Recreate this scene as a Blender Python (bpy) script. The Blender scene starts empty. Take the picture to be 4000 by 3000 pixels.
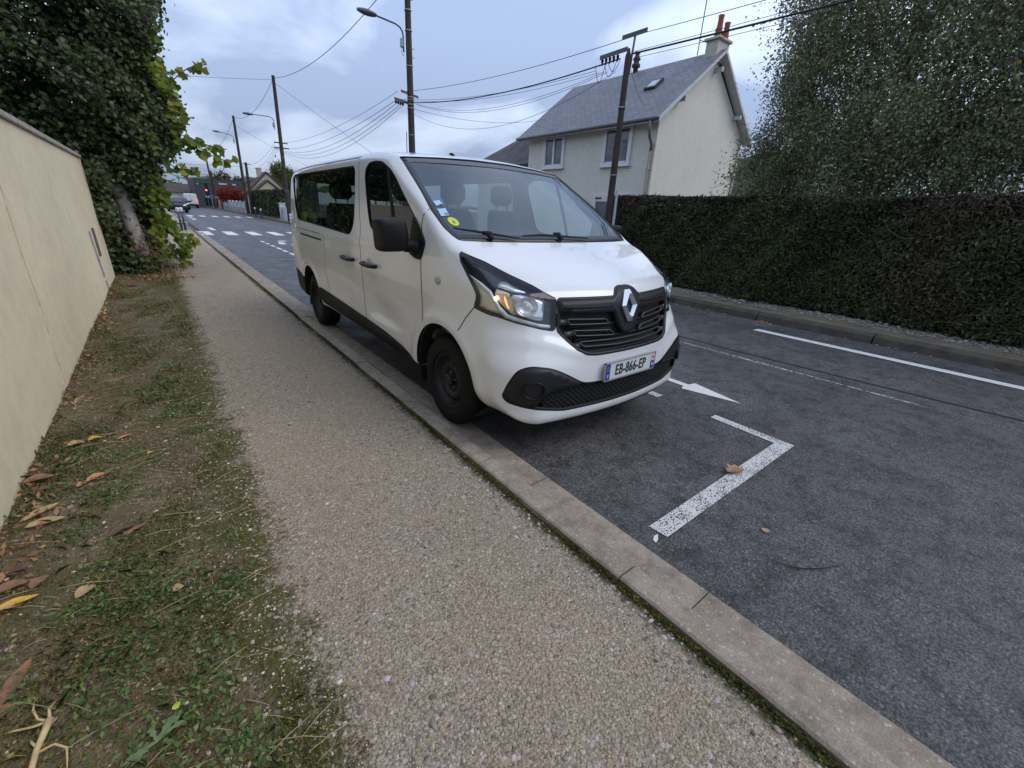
import bpy, math, random
import numpy as np
from mathutils import Vector, Matrix
from mathutils.geometry import delaunay_2d_cdt
rnd=random.Random(7); NR=np.random.default_rng(7)
S=bpy.context.scene; COL=S.collection; R=math.radians
# ------------------------------------------------------------------ camera
cd=bpy.data.cameras.new('camera'); cam=bpy.data.objects.new('camera',cd); COL.objects.link(cam)
cd.sensor_width=36; cd.lens=36*1657.33/4000; cd.clip_start=.05; cd.clip_end=3000
RC=((0.78862758,-0.19665517,0.5825747),(-0.61324621,-0.32039849,0.721993),(0.0446724,-0.92664532,-0.37327313))
cam.matrix_world=Matrix([[RC[i][0],-RC[i][1],-RC[i][2],(0,0,1.507)[i]] for i in range(3)]+[[0,0,0,1]])
S.camera=cam
# ------------------------------------------------------------------ overcast sky and soft sun
SUN_EL,SUN_ROT=R(45),R(138)
w=bpy.data.worlds.new('World'); S.world=w; w.use_nodes=True
nt=w.node_tree; nt.nodes.clear(); N=nt.nodes.new; L=nt.links.new
out=N('ShaderNodeOutputWorld'); bg=N('ShaderNodeBackground'); sky=N('ShaderNodeTexSky'); sky.sky_type='NISHITA'; sky.sun_disc=False
sky.sun_elevation=SUN_EL; sky.sun_rotation=SUN_ROT; bg.inputs[1].default_value=.1
tc=N('ShaderNodeTexCoord'); sep=N('ShaderNodeSeparateXYZ'); L(tc.outputs['Generated'],sep.inputs[0])
# cloud layer: direction projected on a plane overhead
mx=N('ShaderNodeMath'); mx.operation='MAXIMUM'; L(sep.outputs[2],mx.inputs[0]); mx.inputs[1].default_value=0
ad=N('ShaderNodeMath'); ad.operation='ADD'; L(mx.outputs[0],ad.inputs[0]); ad.inputs[1].default_value=.22
dv=N('ShaderNodeVectorMath'); dv.operation='DIVIDE'; L(tc.outputs['Generated'],dv.inputs[0])
cb=N('ShaderNodeCombineXYZ'); 
for i in range(3): L(ad.outputs[0],cb.inputs[i])
L(cb.outputs[0],dv.inputs[1])
n1=N('ShaderNodeTexNoise'); n1.inputs['Scale'].default_value=1.3; n1.inputs['Detail'].default_value=6; n1.inputs['Roughness'].default_value=.5; n1.inputs['Distortion'].default_value=.3
mp=N('ShaderNodeMapping'); mp.inputs['Location'].default_value=(3.1,1.7,0); mp.inputs['Scale'].default_value=(1,.8,.4); L(dv.outputs[0],mp.inputs[0]); L(mp.outputs[0],n1.inputs[0])
cr=N('ShaderNodeValToRGB'); e=cr.color_ramp.elements
e[0].position=.42; e[0].color=(2.15,2.7,4.0,1); e[1].position=.60; e[1].color=(4.1,4.75,6.1,1)
m2=cr.color_ramp.elements.new(.5); m2.color=(3.25,3.9,5.2,1)
L(n1.outputs['Fac'],cr.inputs[0])
# the sky is darker near the horizon, brighter overhead
hz=N('ShaderNodeValToRGB'); he=hz.color_ramp.elements; he[0].position=0; he[0].color=(.44,)*3+(1,); he[1].position=1; he[1].color=(1.0,1.0,1.0,1)
for p_,c_ in ((.05,.56),(.16,.80),(.30,1.0),(.50,1.05)): q_=he.new(p_); q_.color=(c_,c_,c_,1)
L(sep.outputs[2],hz.inputs[0])
ml=N('ShaderNodeMix'); ml.data_type='RGBA'; ml.blend_type='MULTIPLY'; ml.inputs[0].default_value=1
L(cr.outputs[0],ml.inputs[6]); L(hz.outputs[0],ml.inputs[7])
mk=N('ShaderNodeMix'); mk.data_type='RGBA'; mk.inputs[0].default_value=.93; L(sky.outputs[0],mk.inputs[6]); L(ml.outputs[2],mk.inputs[7])
L(mk.outputs[2],bg.inputs[0]); L(bg.outputs[0],out.inputs[0])
sd=bpy.data.lights.new('sun','SUN'); sd.energy=.6; sd.angle=R(40); sd.color=(1,.96,.90); so=bpy.data.objects.new('sun',sd); COL.objects.link(so)
so.rotation_euler=Vector((-math.cos(SUN_EL)*math.sin(SUN_ROT),-math.cos(SUN_EL)*math.cos(SUN_ROT),-math.sin(SUN_EL))).to_track_quat('-Z','Y').to_euler()
vs=S.view_settings; S.display_settings.display_device='sRGB'; vs.view_transform='Standard'; vs.look='None'; vs.exposure=1.16; vs.gamma=1
# ------------------------------------------------------------------ helpers
def tag(o,label=None,cat=None,group=None,kind=None):
    if label: o['label']=label
    if cat: o['category']=cat
    if group: o['group']=group
    if kind: o['kind']=kind
    return o
def thing(name,label,cat,loc=(0,0,0),rz=0,group=None):
    o=bpy.data.objects.new(name,None); COL.objects.link(o); o.location=loc; o.rotation_euler=(0,0,rz); o.empty_display_size=.2
    return tag(o,label,cat,group)
def mesh(name,v,f,mat=None,parent=None,smooth=False,normals=None):
    me=bpy.data.meshes.new(name); v=np.asarray(v,float)
    if isinstance(f,np.ndarray):
        n,k=f.shape; me.vertices.add(len(v)); me.vertices.foreach_set('co',v.ravel()); me.loops.add(n*k); me.loops.foreach_set('vertex_index',f.ravel().astype(np.int32))
        me.polygons.add(n); me.polygons.foreach_set('loop_start',np.arange(0,n*k,k,dtype=np.int32)); me.polygons.foreach_set('loop_total',np.full(n,k,dtype=np.int32))
        me.update(calc_edges=True)
    else: me.from_pydata([tuple(p) for p in v],[],[tuple(int(i) for i in q) for q in f])
    if smooth: me.polygons.foreach_set('use_smooth',np.ones(len(me.polygons),bool))
    if normals is not None: me.normals_split_custom_set_from_vertices([tuple(q) for q in normals])
    ms=mat if isinstance(mat,(list,tuple)) else [mat]
    for m in ms:
        if m: me.materials.append(m)
    o=bpy.data.objects.new(name,me); COL.objects.link(o)
    if parent: o.parent=parent
    return o
class MB:
    def __init__(s): s.v=[];s.f=[];s.m=[]
    def add(s,v,f,mi=0):
        n=len(s.v); s.v.extend([tuple(float(c) for c in p) for p in v]); s.f.extend([tuple(int(i)+n for i in q) for q in f]); s.m.extend([mi]*len(f)); return s
    def box(s,c,d,rz=0,bev=0,mi=0):
        x,y,z=[k/2 for k in d]
        if bev<=0:
            P=[(-x,-y,-z),(x,-y,-z),(x,y,-z),(-x,y,-z),(-x,-y,z),(x,-y,z),(x,y,z),(-x,y,z)]; Fq=[(0,3,2,1),(4,5,6,7),(0,1,5,4),(1,2,6,5),(2,3,7,6),(3,0,4,7)]
        else:
            b=bev; ring=[(x-b,-y),(x,-y+b),(x,y-b),(x-b,y),(-x+b,y),(-x,y-b),(-x,-y+b),(-x+b,-y)]
            P=[];
            for zz,k in ((-z,b),(-z+b,0),(z-b,0),(z,b)):
                for (a,c_) in ring: P.append((a*(1-k/x),c_*(1-k/y),zz))
            Fq=[tuple(range(7,-1,-1)),tuple(range(24,32))]
            for l in range(3):
                for i in range(8): j=(i+1)%8; Fq.append((l*8+i,l*8+j,l*8+8+j,l*8+8+i))
        ca,sa=math.cos(rz),math.sin(rz)
        return s.add([(c[0]+a*ca-b_*sa,c[1]+a*sa+b_*ca,c[2]+z_) for a,b_,z_ in P],Fq,mi)
    def sweep(s,pts,rad,n=8,cap=True,mi=0,flat=1.):
        pts=[Vector(p) for p in pts]; K=len(pts); rad=rad if hasattr(rad,'__len__') else [rad]*K
        P=[];prev=None
        for i,p in enumerate(pts):
            t=(pts[min(i+1,K-1)]-pts[max(i-1,0)]).normalized()
            if prev is None: a=t.orthogonal().normalized() if abs(t.z)>.9 else t.cross(Vector((0,0,1))).normalized()
            else: a=(prev-t*prev.dot(t)).normalized()
            prev=a; b=t.cross(a)
            for k in range(n):
                th=2*math.pi*k/n; P.append(p+a*math.cos(th)*rad[i]+b*math.sin(th)*rad[i]*flat)
        Fq=[]
        for i in range(K-1):
            for k in range(n): k2=(k+1)%n; Fq.append((i*n+k,i*n+k2,(i+1)*n+k2,(i+1)*n+k))
        if cap: Fq+= [tuple(range(n-1,-1,-1)),tuple(range((K-1)*n,K*n))]
        return s.add(P,Fq,mi)
    def lathe(s,prof,o=(0,0,0),axis='z',n=24,mi=0,cap=True):
        P=[];K=len(prof)
        for r,h in prof:
            for k in range(n):
                c,d=r*math.cos(2*math.pi*k/n),r*math.sin(2*math.pi*k/n)
                q={'z':(c,d,h),'x':(h,c,d),'y':(d,h,c)}[axis]; P.append((q[0]+o[0],q[1]+o[1],q[2]+o[2]))
        Fq=[(i*n+k,i*n+(k+1)%n,(i+1)*n+(k+1)%n,(i+1)*n+k) for i in range(K-1) for k in range(n)]
        if cap: Fq+=[tuple(range(n-1,-1,-1)),tuple(range((K-1)*n,K*n))]
        return s.add(P,Fq,mi)
    def prism(s,poly,p0,ex,ey,ez,t,mi=0):   # polygon (a,b) in plane p0+a*ex+b*ey, extruded t along ez
        p0,ex,ey,ez=[Vector(q) for q in (p0,ex,ey,ez)]; n=len(poly)
        A=[p0+ex*a+ey*b for a,b in poly]; B=[q+ez*t for q in A]
        return s.add(A+B,[tuple(range(n-1,-1,-1)),tuple(range(n,2*n))]+[(i,(i+1)%n,n+(i+1)%n,n+i) for i in range(n)],mi)
    def build(s,name,mat,parent=None,smooth=False,auto=None):
        o=mesh(name,s.v,s.f,mat,parent,smooth or auto is not None)
        if len(o.data.materials)>1: o.data.polygons.foreach_set('material_index',s.m)
        if auto is not None: o.data.set_sharp_from_angle(angle=R(auto))
        return o
# ------------------------------------------------------------------ materials
def new_mat(name):
    m=bpy.data.materials.new(name); m.use_nodes=True; nt=m.node_tree; b=nt.nodes['Principled BSDF']; return m,nt,b
def mat(name,col,rough=.6,metal=0,var=0,scale=8,bump=0,bscale=40,coat=0,emit=None,es=0,spec=.5,detail=4):
    m,nt,b=new_mat(name); b.inputs['Base Color'].default_value=(*col,1); b.inputs['Roughness'].default_value=rough; b.inputs['Metallic'].default_value=metal
    b.inputs['Coat Weight'].default_value=coat; b.inputs['Coat Roughness'].default_value=.04; b.inputs['Specular IOR Level'].default_value=spec
    if emit: b.inputs['Emission Color'].default_value=(*emit,1); b.inputs['Emission Strength'].default_value=es
    if var or bump:
        tc=nt.nodes.new('ShaderNodeTexCoord')
    if var:
        n=nt.nodes.new('ShaderNodeTexNoise'); n.inputs['Scale'].default_value=scale; n.inputs['Detail'].default_value=detail; nt.links.new(tc.outputs['Object'],n.inputs[0])
        r=nt.nodes.new('ShaderNodeValToRGB'); r.color_ramp.elements[0].position=.3; r.color_ramp.elements[1].position=.7
        r.color_ramp.elements[0].color=(*[c*(1-var) for c in col],1); r.color_ramp.elements[1].color=(*[min(1,c*(1+var)) for c in col],1)
        nt.links.new(n.outputs['Fac'],r.inputs[0]); nt.links.new(r.outputs[0],b.inputs['Base Color'])
    if bump:
        n=nt.nodes.new('ShaderNodeTexNoise'); n.inputs['Scale'].default_value=bscale; n.inputs['Detail'].default_value=5; nt.links.new(tc.outputs['Object'],n.inputs[0])
        p=nt.nodes.new('ShaderNodeBump'); p.inputs['Strength'].default_value=bump; p.inputs['Distance'].default_value=.02; nt.links.new(n.outputs['Fac'],p.inputs['Height']); nt.links.new(p.outputs[0],b.inputs['Normal'])
    return m
class NT:   # tiny node-graph helper
    def __init__(s,name): s.m,s.nt,s.b=new_mat(name); s.tc=s.nt.nodes.new('ShaderNodeTexCoord'); s.o=s.tc.outputs['Object']
    def n(s,t,**kw):
        n=s.nt.nodes.new('ShaderNode'+t)
        for k,v in kw.items():
            if k.startswith('i_'): n.inputs[k[2:].replace('_',' ')].default_value=v
            else: setattr(n,k,v)
        return n
    def l(s,a,b): s.nt.links.new(a,b); return s
    def noise(s,scale,detail=4,rough=.55,src=None):
        n=s.n('TexNoise',i_Scale=scale,i_Detail=detail,i_Roughness=rough); s.l(src or s.o,n.inputs[0]); return n.outputs['Fac']
    def voro(s,scale,feature='F1',rnd_=1.,src=None):
        n=s.n('TexVoronoi',feature=feature,i_Scale=scale,i_Randomness=rnd_); s.l(src or s.o,n.inputs[0]); return n
    def ramp(s,src,stops,interp='LINEAR'):
        r=s.n('ValToRGB'); r.color_ramp.interpolation=interp; E_=r.color_ramp.elements
        while len(E_)<len(stops): E_.new(.5)
        for el,(p,c) in zip(E_,stops): el.position=p; el.color=(*c,1) if hasattr(c,'__len__') else (c,c,c,1)
        s.l(src,r.inputs[0]); return r.outputs[0]
    def mix(s,a,b,fac,blend='MIX'):
        m=s.n('Mix',data_type='RGBA',blend_type=blend)
        for v,i in ((fac,0),(a,6),(b,7)):
            if isinstance(v,bpy.types.NodeSocket): s.l(v,m.inputs[i])
            else: m.inputs[i].default_value=v if not hasattr(v,'__len__') else (*v,1)
        return m.outputs[2]
    def math(s,op,a,b=0.):
        m=s.n('Math',operation=op)
        for i,v in ((0,a),(1,b)):
            if isinstance(v,bpy.types.NodeSocket): s.l(v,m.inputs[i])
            else: m.inputs[i].default_value=v
        return m.outputs[0]
    def bump(s,h,strength=.5,dist=.01,prev=None):
        p=s.n('Bump',i_Strength=strength,i_Distance=dist); s.l(h,p.inputs['Height'])
        if prev: s.l(prev,p.inputs['Normal'])
        s.l(p.outputs[0],s.b.inputs['Normal']); return p.outputs[0]
    def col(s,c): s.l(c,s.b.inputs['Base Color']); return s
    def rough(s,v):
        if isinstance(v,bpy.types.NodeSocket): s.l(v,s.b.inputs['Roughness'])
        else: s.b.inputs['Roughness'].default_value=v
        return s
def leaf_mat(name,stops,rough=.55,trans=.25,noise=.25,nscale=1.3):
    g=NT(name); geo=g.n('NewGeometry'); c=g.ramp(geo.outputs['Random Per Island'],stops)
    k=g.ramp(g.noise(nscale,3),[(.35,1-noise),(.65,1+noise)]); c=g.mix(c,k,1.,'MULTIPLY'); g.col(c).rough(rough)
    g.b.inputs['Specular IOR Level'].default_value=.3
    if trans:
        t=g.n('BsdfTranslucent'); g.l(c,t.inputs[0]); x=g.n('MixShader'); x.inputs[0].default_value=trans
        g.l(g.b.outputs[0],x.inputs[1]); g.l(t.outputs[0],x.inputs[2]); g.l(x.outputs[0],g.nt.nodes['Material Output'].inputs[0])
    return g.m
def glass_mat(name,tint,f0=.06,rough=.0,haze=None,hazefac=0.):
    m=bpy.data.materials.new(name); m.use_nodes=True; nt=m.node_tree; nt.nodes.remove(nt.nodes['Principled BSDF'])
    t=nt.nodes.new('ShaderNodeBsdfTransparent'); t.inputs[0].default_value=(*tint,1); g=nt.nodes.new('ShaderNodeBsdfGlossy'); g.inputs['Roughness'].default_value=rough; g.inputs[0].default_value=(.95,.97,1,1)
    fr=nt.nodes.new('ShaderNodeLayerWeight'); fr.inputs[0].default_value=.5; pw=nt.nodes.new('ShaderNodeMath'); pw.operation='POWER'; pw.inputs[1].default_value=5.; nt.links.new(fr.outputs['Facing'],pw.inputs[0])
    a=nt.nodes.new('ShaderNodeMath'); a.operation='MULTIPLY_ADD'; a.inputs[1].default_value=1-f0; a.inputs[2].default_value=f0; a.use_clamp=True; nt.links.new(pw.outputs[0],a.inputs[0])
    x=nt.nodes.new('ShaderNodeMixShader'); nt.links.new(a.outputs[0],x.inputs[0]); nt.links.new(t.outputs[0],x.inputs[1]); nt.links.new(g.outputs[0],x.inputs[2]); o=x.outputs[0]
    if haze:
        d=nt.nodes.new('ShaderNodeBsdfDiffuse'); d.inputs[0].default_value=(*haze,1); y=nt.nodes.new('ShaderNodeMixShader'); y.inputs[0].default_value=hazefac
        nt.links.new(o,y.inputs[1]); nt.links.new(d.outputs[0],y.inputs[2]); o=y.outputs[0]
    nt.links.new(o,nt.nodes['Material Output'].inputs[0]); return m
BLACK=mat('black_plastic',(.006,.006,.007),.5,bump=.1,bscale=300,spec=.25)
RUBBER=mat('rubber',(.006,.006,.006),.6,spec=.3)
GALV=mat('galvanised_metal',(.35,.36,.37),.45,.8,var=.15,scale=15)
CHROME=mat('chrome',(.82,.83,.85),.08,1.)
def leaves(C,size,nrm=None,spread=1.,aspect=.7,kind='leaf',rng=NR,down=0.):
    """many small leaf faces around centres C -> vertex and face arrays"""
    C=np.asarray(C,float); n=len(C); size=np.broadcast_to(size,(n,))
    d=rng.normal(size=(n,3)); 
    if nrm is not None: d=d*spread+np.asarray(nrm)
    d/=np.linalg.norm(d,axis=1)[:,None]
    a=np.cross(d,rng.normal(size=(n,3))); a[:,2]-=down; a-=d*(a*d).sum(1)[:,None]; a/=np.linalg.norm(a,axis=1)[:,None]+1e-9; b=np.cross(d,a)
    if kind=='leaf': T=[(-.5,0,0),(0,-.5*aspect,.10),(.55,0,0),(0,.5*aspect,.10)]
    elif kind=='vine': T=[(-.42,0,0),(-.35,-.32,.05),(-.05,-.52,.08),(.08,-.30,.03),(.5,-.02,-.05),(.10,.30,.03),(-.02,.52,.08),(-.36,.30,.05)]
    elif kind=='spray': T=[(-.5,-.05,0),(0,-.5*aspect,.05),(.6,0,0),(.02,.5*aspect,.05)]
    V=np.stack([C+size[:,None]*(t[0]*a+t[1]*b+t[2]*d) for t in T],1)
    return V.reshape(-1,3),np.arange(n*len(T)).reshape(n,len(T))
# ------------------------------------------------------------------ ground, road, pavements
def sheet(name,x0,x1,y0,y1,z,m,nx=1,ny=1,fz=None,kind='structure'):
    xs=np.linspace(x0,x1,nx+1); ys=np.linspace(y0,y1,ny+1); X,Y=np.meshgrid(xs,ys); Z=np.full(X.shape,float(z)) if fz is None else fz(X,Y)
    i=np.arange((nx+1)*(ny+1)).reshape(ny+1,nx+1); Fq=np.stack([i[:-1,:-1],i[:-1,1:],i[1:,1:],i[1:,:-1]],-1).reshape(-1,4)
    o=mesh(name,np.stack([X,Y,Z],-1).reshape(-1,3),Fq,m,smooth=True); return tag(o,kind=kind)
# soil far away
g=NT('soil'); g.col(g.ramp(g.noise(.35,6),[(.35,(.05,.055,.025)),(.65,(.09,.08,.045))])).rough(.95); g.bump(g.noise(8,6),.6,.05); SOIL=g.m
sheet('ground',-900,900,-300,1500,-.03,SOIL)
# asphalt
g=NT('asphalt')
v=g.voro(105); sp=g.ramp(g.math('ADD',g.math('MULTIPLY',v.outputs['Distance'],.7),g.math('MULTIPLY',g.noise(160,4,.75),.5)),[(.28,1.6),(.50,1.0),(.78,.30)])
vc=g.n('SeparateColor'); g.l(v.outputs['Color'],vc.inputs[0])
base=g.ramp(g.noise(.55,5,.6),[(.3,(.052,.053,.056)),(.7,(.082,.083,.086))])
base=g.mix(base,g.ramp(g.noise(6,7,.8),[(.38,.45),(.54,1.06)]),1.,'MULTIPLY')
base=g.mix(base,sp,.85,'MULTIPLY')
base=g.mix(base,(.22,.22,.22),g.ramp(vc.outputs[0],[(.94,0),(.96,.32)]))
# worn wheel tracks run along the road
sx=g.n('SeparateXYZ'); g.l(g.o,sx.inputs[0])
tr=g.math('SINE',g.math('MULTIPLY',g.math('ADD',sx.outputs[0],g.math('MULTIPLY',g.noise(.15,2),.5)),3.4))
base=g.mix(base,g.ramp(tr,[(0.,.90),(1.,1.06)]),1.,'MULTIPLY')
base=g.mix(base,(1.80,1.70,1.60),1.,'MULTIPLY'); g.col(base); g.rough(g.ramp(g.noise(2.2,4),[(.35,.42),(.65,.66)]))
nb=g.bump(g.math('MULTIPLY',v.outputs['Distance'],-1.),.45,.008); g.bump(g.noise(150,4,.7),.55,.008,nb); ASPH=g.m
def road_z(X,Y): return -.012*0+np.zeros_like(X)
sheet('road',1.555,7.72,-8,200,0,ASPH,6,60)
sheet('side_street',-40,1.35,27.2,34.0,.004,ASPH)
# paint
def paint(name,wear,scale=70,col=(.56,.57,.58)):
    m,nt,b=new_mat(name); g=NT.__new__(NT); g.m,g.nt,g.b=m,nt,b; g.tc=nt.nodes.new('ShaderNodeTexCoord'); g.o=g.tc.outputs['Object']
    v=g.voro(scale); n=g.noise(9,4); k=g.math('ADD',g.math('MULTIPLY',v.outputs['Distance'],.8),g.math('MULTIPLY',n,.6)); k=g.math('ADD',k,g.math('MULTIPLY',g.noise(scale*1.5,2),.25))
    a=g.ramp(k,[(wear-.05,1.),(wear+.03,0.)]); c=g.ramp(g.noise(25,5),[(.3,tuple(x*.8 for x in col)),(.7,col)]); g.col(c).rough(.7)
    g.l(a,b.inputs['Alpha']); return m
P_WORN=paint('worn_paint',.95,110,(.70,.69,.66)); P_GOOD=paint('road_paint',1.1,60,(.78,.77,.73)); P_THIN=paint('thin_paint',.86,45,(.66,.65,.63)); P_FADE=paint('faded_paint',.60,60,(.52,.51,.50))
def marking(name,poly,m,z=.005,kind='structure',label=None):
    o=mesh(name,[(a,b,z) for a,b in poly]+[(a,b,z-.004) for a,b in poly],[tuple(range(len(poly)))],m); return tag(o,kind=kind)
marking('parking_bay_line',[(1.74,.83),(3.39,.84),(3.39,1.45),(3.31,1.45),(3.30,.945),(1.73,.935)],P_WORN)
marking('paint_drip',[(1.69,.875),(1.66,.86),(1.655,.84),(1.68,.845),(1.72,.872)],P_GOOD)
marking('bay_dash',[(3.29,1.95),(3.375,1.95),(3.375,2.45),(3.29,2.45)],P_WORN)
for k in range(3): marking('bay_dash',[(3.29,3.6+k*2.4),(3.375,3.6+k*2.4),(3.375,4.2+k*2.4),(3.29,4.2+k*2.4)],P_WORN)
marking('direction_arrow',[(3.765,4.0),(3.765,1.98),(3.69,1.95),(3.83,1.44),(3.935,1.95),(3.845,1.97),(3.845,4.0)],P_GOOD)
marking('lane_line',[(6.875,-.6),(7.14,-.62),(7.06,2.70),(6.88,2.71)] and [(6.97,-8),(7.13,-8),(7.05,2.70),(6.90,2.71)],P_GOOD)
pf=[(5.22,3.0),(5.25,2.0),(5.30,.5)]; marking('scratched_line',[(5.20,3.1),(5.24,2.4),(5.232,2.0),(5.262,1.4),(5.272,1.0),(5.29,.48),(5.315,.46),(5.298,1.0),(5.288,1.4),(5.272,2.0),(5.262,2.4),(5.225,3.1)],P_THIN)
marking('old_line',[(5.16,3.6),(5.21,2.0),(5.34,-.8),(5.50,-4),(5.58,-4),(5.40,-.8),(5.27,2.0),(5.22,3.6)],P_FADE,.0045)
g=NT('tar_seam'); g.col(g.ramp(g.noise(30),[(.4,(.02,.02,.022)),(.6,(.035,.035,.038))])).rough(.5); TAR=g.m
marking('tar_seam',[(5.46,6),(5.48,2.3),(5.62,.4),(5.95,-2.5),(5.99,-2.5),(5.66,.4),(5.515,2.3),(5.49,6)],TAR,.0042)
for k in range(7): marking('zebra_stripe',[(1.66+.97*k+(-.23),24.0),(2.1+.97*k-.23,24.0),(2.1+.97*k-.23,26.75),(1.66+.97*k-.23,26.75)],P_GOOD)
for k in range(6): marking('zebra_stripe',[(2.1+.93*k,48.4),(2.55+.93*k,48.4),(2.55+.93*k,51.2),(2.1+.93*k,51.2)],P_GOOD)
marking('stop_line',[(1.62,20.55),(3.12,20.75),(3.12,20.95),(1.62,20.72)],P_FADE)
for y0,y1 in ((19.8,20.5),(18.9,19.4),(17.9,18.45),(16.75,17.5),(15.9,16.5),(14.8,15.5),(13.2,14.0)): marking('bay_dash',[(3.08,y0),(3.19,y0),(3.19,y1),(3.08,y1)],P_GOOD)
for y0,y1 in ((27.8,30.3),(31.5,32.6),(34,36),(37.5,39),(41,43.5),(45,47)): marking('give_way_dash',[(2.1,y0),(2.3,y0),(2.28,y1),(2.06,y1)],P_GOOD if y0<30 or y0>40 else P_FADE)
marking('bicycle_symbol',[(3.5,18.9),(3.75,18.8),(3.8,19.8),(3.65,20.0)],P_GOOD); marking('bicycle_symbol',[(3.9,17.6),(4.15,17.6),(4.05,18.9),(3.85,18.8)],P_GOOD); marking('bicycle_symbol',[(3.45,20.2),(3.62,20.2),(3.62,21.2),(3.45,21.2)],P_FADE); marking('bicycle_symbol',[(3.75,20.2),(4.05,20.2),(4.0,20.7),(3.75,20.7)],P_GOOD)
marking('lane_line',[(6.93,4.62),(7.09,4.62),(7.07,7.4),(6.93,7.4)],P_GOOD)
# left pavement: gravel and mossy verge in one earthen sheet
def edge_x(Y): return .15+.05*np.sin(Y*1.3)+.03*np.sin(Y*3.7+1)+.12*np.exp(-((Y-8)/2.)**2)
def left_z(X,Y):
    h=.062+.012*np.sin(X*2.1+Y*.7)*np.sin(Y*1.1)+.006*np.sin(X*9+Y*5)*np.sin(Y*8-X*3)
    h=h-.018*np.exp(-((X-1.22)/.06)**2)+.02*np.exp(-((X+.75)/.15)**2)
    return np.where(X>1.26,.03,h)
g=NT('gravel_pavement')
sx=g.n('SeparateXYZ'); g.l(g.o,sx.inputs[0])
v1=g.voro(88); v2=g.voro(190); cc=g.n('SeparateColor'); g.l(v1.outputs['Color'],cc.inputs[0]); cc2=g.n('SeparateColor'); g.l(v2.outputs['Color'],cc2.inputs[0])
sand=g.ramp(g.noise(1.1,5),[(.3,(.215,.163,.106)),(.7,(.285,.226,.156))])
st=g.ramp(cc.outputs[0],[(0,(.12,.105,.088)),(.3,(.22,.19,.15)),(.6,(.28,.245,.20)),(.9,(.40,.37,.34)),(1,(.09,.09,.10))])
st2=g.ramp(cc2.outputs[0],[(0,(.11,.092,.070)),(.5,(.285,.238,.178)),(1,(.43,.385,.31))])
gr=g.mix(sand,g.mix(sand,g.ramp(g.noise(230,3,.8),[(.3,(.10,.08,.06)),(.7,(.42,.36,.28))]),.55),1.); gr=g.mix(gr,st2,g.ramp(g.math('ADD',cc2.outputs[1],g.math('MULTIPLY',g.math('SUBTRACT',g.noise(2.6,5,.65),.5),1.0)),[(.40,0),(.55,.72)])); cov=g.math('ADD',cc.outputs[1],g.math('MULTIPLY',g.math('SUBTRACT',g.noise(1.7,5,.65),.5),1.1)); gr=g.mix(gr,st,g.ramp(cov,[(.72,0),(.80,.9)]))
gr=g.mix(gr,g.ramp(v1.outputs['Distance'],[(.3,1.0),(.75,.72)]),.7,'MULTIPLY')
soil=g.ramp(g.noise(5,7,.7),[(.25,(.058,.042,.024)),(.5,(.105,.080,.047)),(.75,(.155,.122,.082))])
soil=g.mix(soil,st,g.ramp(cc.outputs[2],[(.93,0),(.95,.7)]))
moss=g.ramp(g.noise(60,5,.7),[(.3,(.022,.023,.006)),(.55,(.060,.060,.012)),(.75,(.105,.10,.022))])
dn=g.noise(2.3,5,.65); dn2=g.noise(5.5,5,.7)
xe=g.math('ADD',sx.outputs[0],g.math('MULTIPLY',g.math('SUBTRACT',dn2,.5),.35))
mband=g.math('MULTIPLY',g.ramp(xe,[(0,0),(.001,0)]) ,1.) if False else None
vg=g.math('SUBTRACT',g.math('ADD',g.math('MULTIPLY',g.math('SUBTRACT',dn2,.5),.55),.13),sx.outputs[0])   # >0 on the verge side
fac=g.ramp(g.math('ADD',g.math('MULTIPLY',g.math('ADD',vg,g.math('MULTIPLY',g.math('SUBTRACT',g.noise(45,3,.7),.5),.5)),2.6),.5),[(.36,0),(.62,1)])
mo=g.ramp(g.math('ADD',g.math('MULTIPLY',g.math('ABSOLUTE',g.math('SUBTRACT',vg,.10)),-3.2),g.math('ADD',.42,g.math('MULTIPLY',dn,1.0))),[(.55,0),(.80,.92)])
soil=g.mix(soil,moss,mo); soil=g.mix(soil,g.mix(moss,(.075,.068,.025),.4),g.ramp(g.noise(3.1,6,.7),[(.48,0),(.60,.75)]))
c=g.mix(gr,soil,fac)
# moss and dark humus along the kerb
kx=g.math('ADD',sx.outputs[0],g.math('MULTIPLY',g.math('SUBTRACT',g.noise(9,4),.5),.10))
c=g.mix(c,g.mix((.03,.028,.012),(.055,.055,.012),g.noise(20)),g.ramp(g.math('MULTIPLY',g.math('SUBTRACT',kx,1.12),5.),[(.30,0),(.55,1)]))
c=g.mix(c,(1.66,1.59,1.52),1.,'MULTIPLY'); g.col(c).rough(.9); nb=g.bump(g.math('MULTIPLY',v1.outputs['Distance'],-1.),.8,.012); nb=g.bump(g.math('MULTIPLY',v2.outputs['Distance'],-1.),.6,.006,nb); g.bump(g.noise(14,6,.7),.5,.03,nb)
GRAV=g.m
sheet('pavement',-.86,1.30,-2,27,.06,GRAV,70,620,left_z)
sheet('pavement',-.86,1.30,34.2,160,.06,GRAV,4,30,lambda X,Y:np.full(X.shape,.05))
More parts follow.
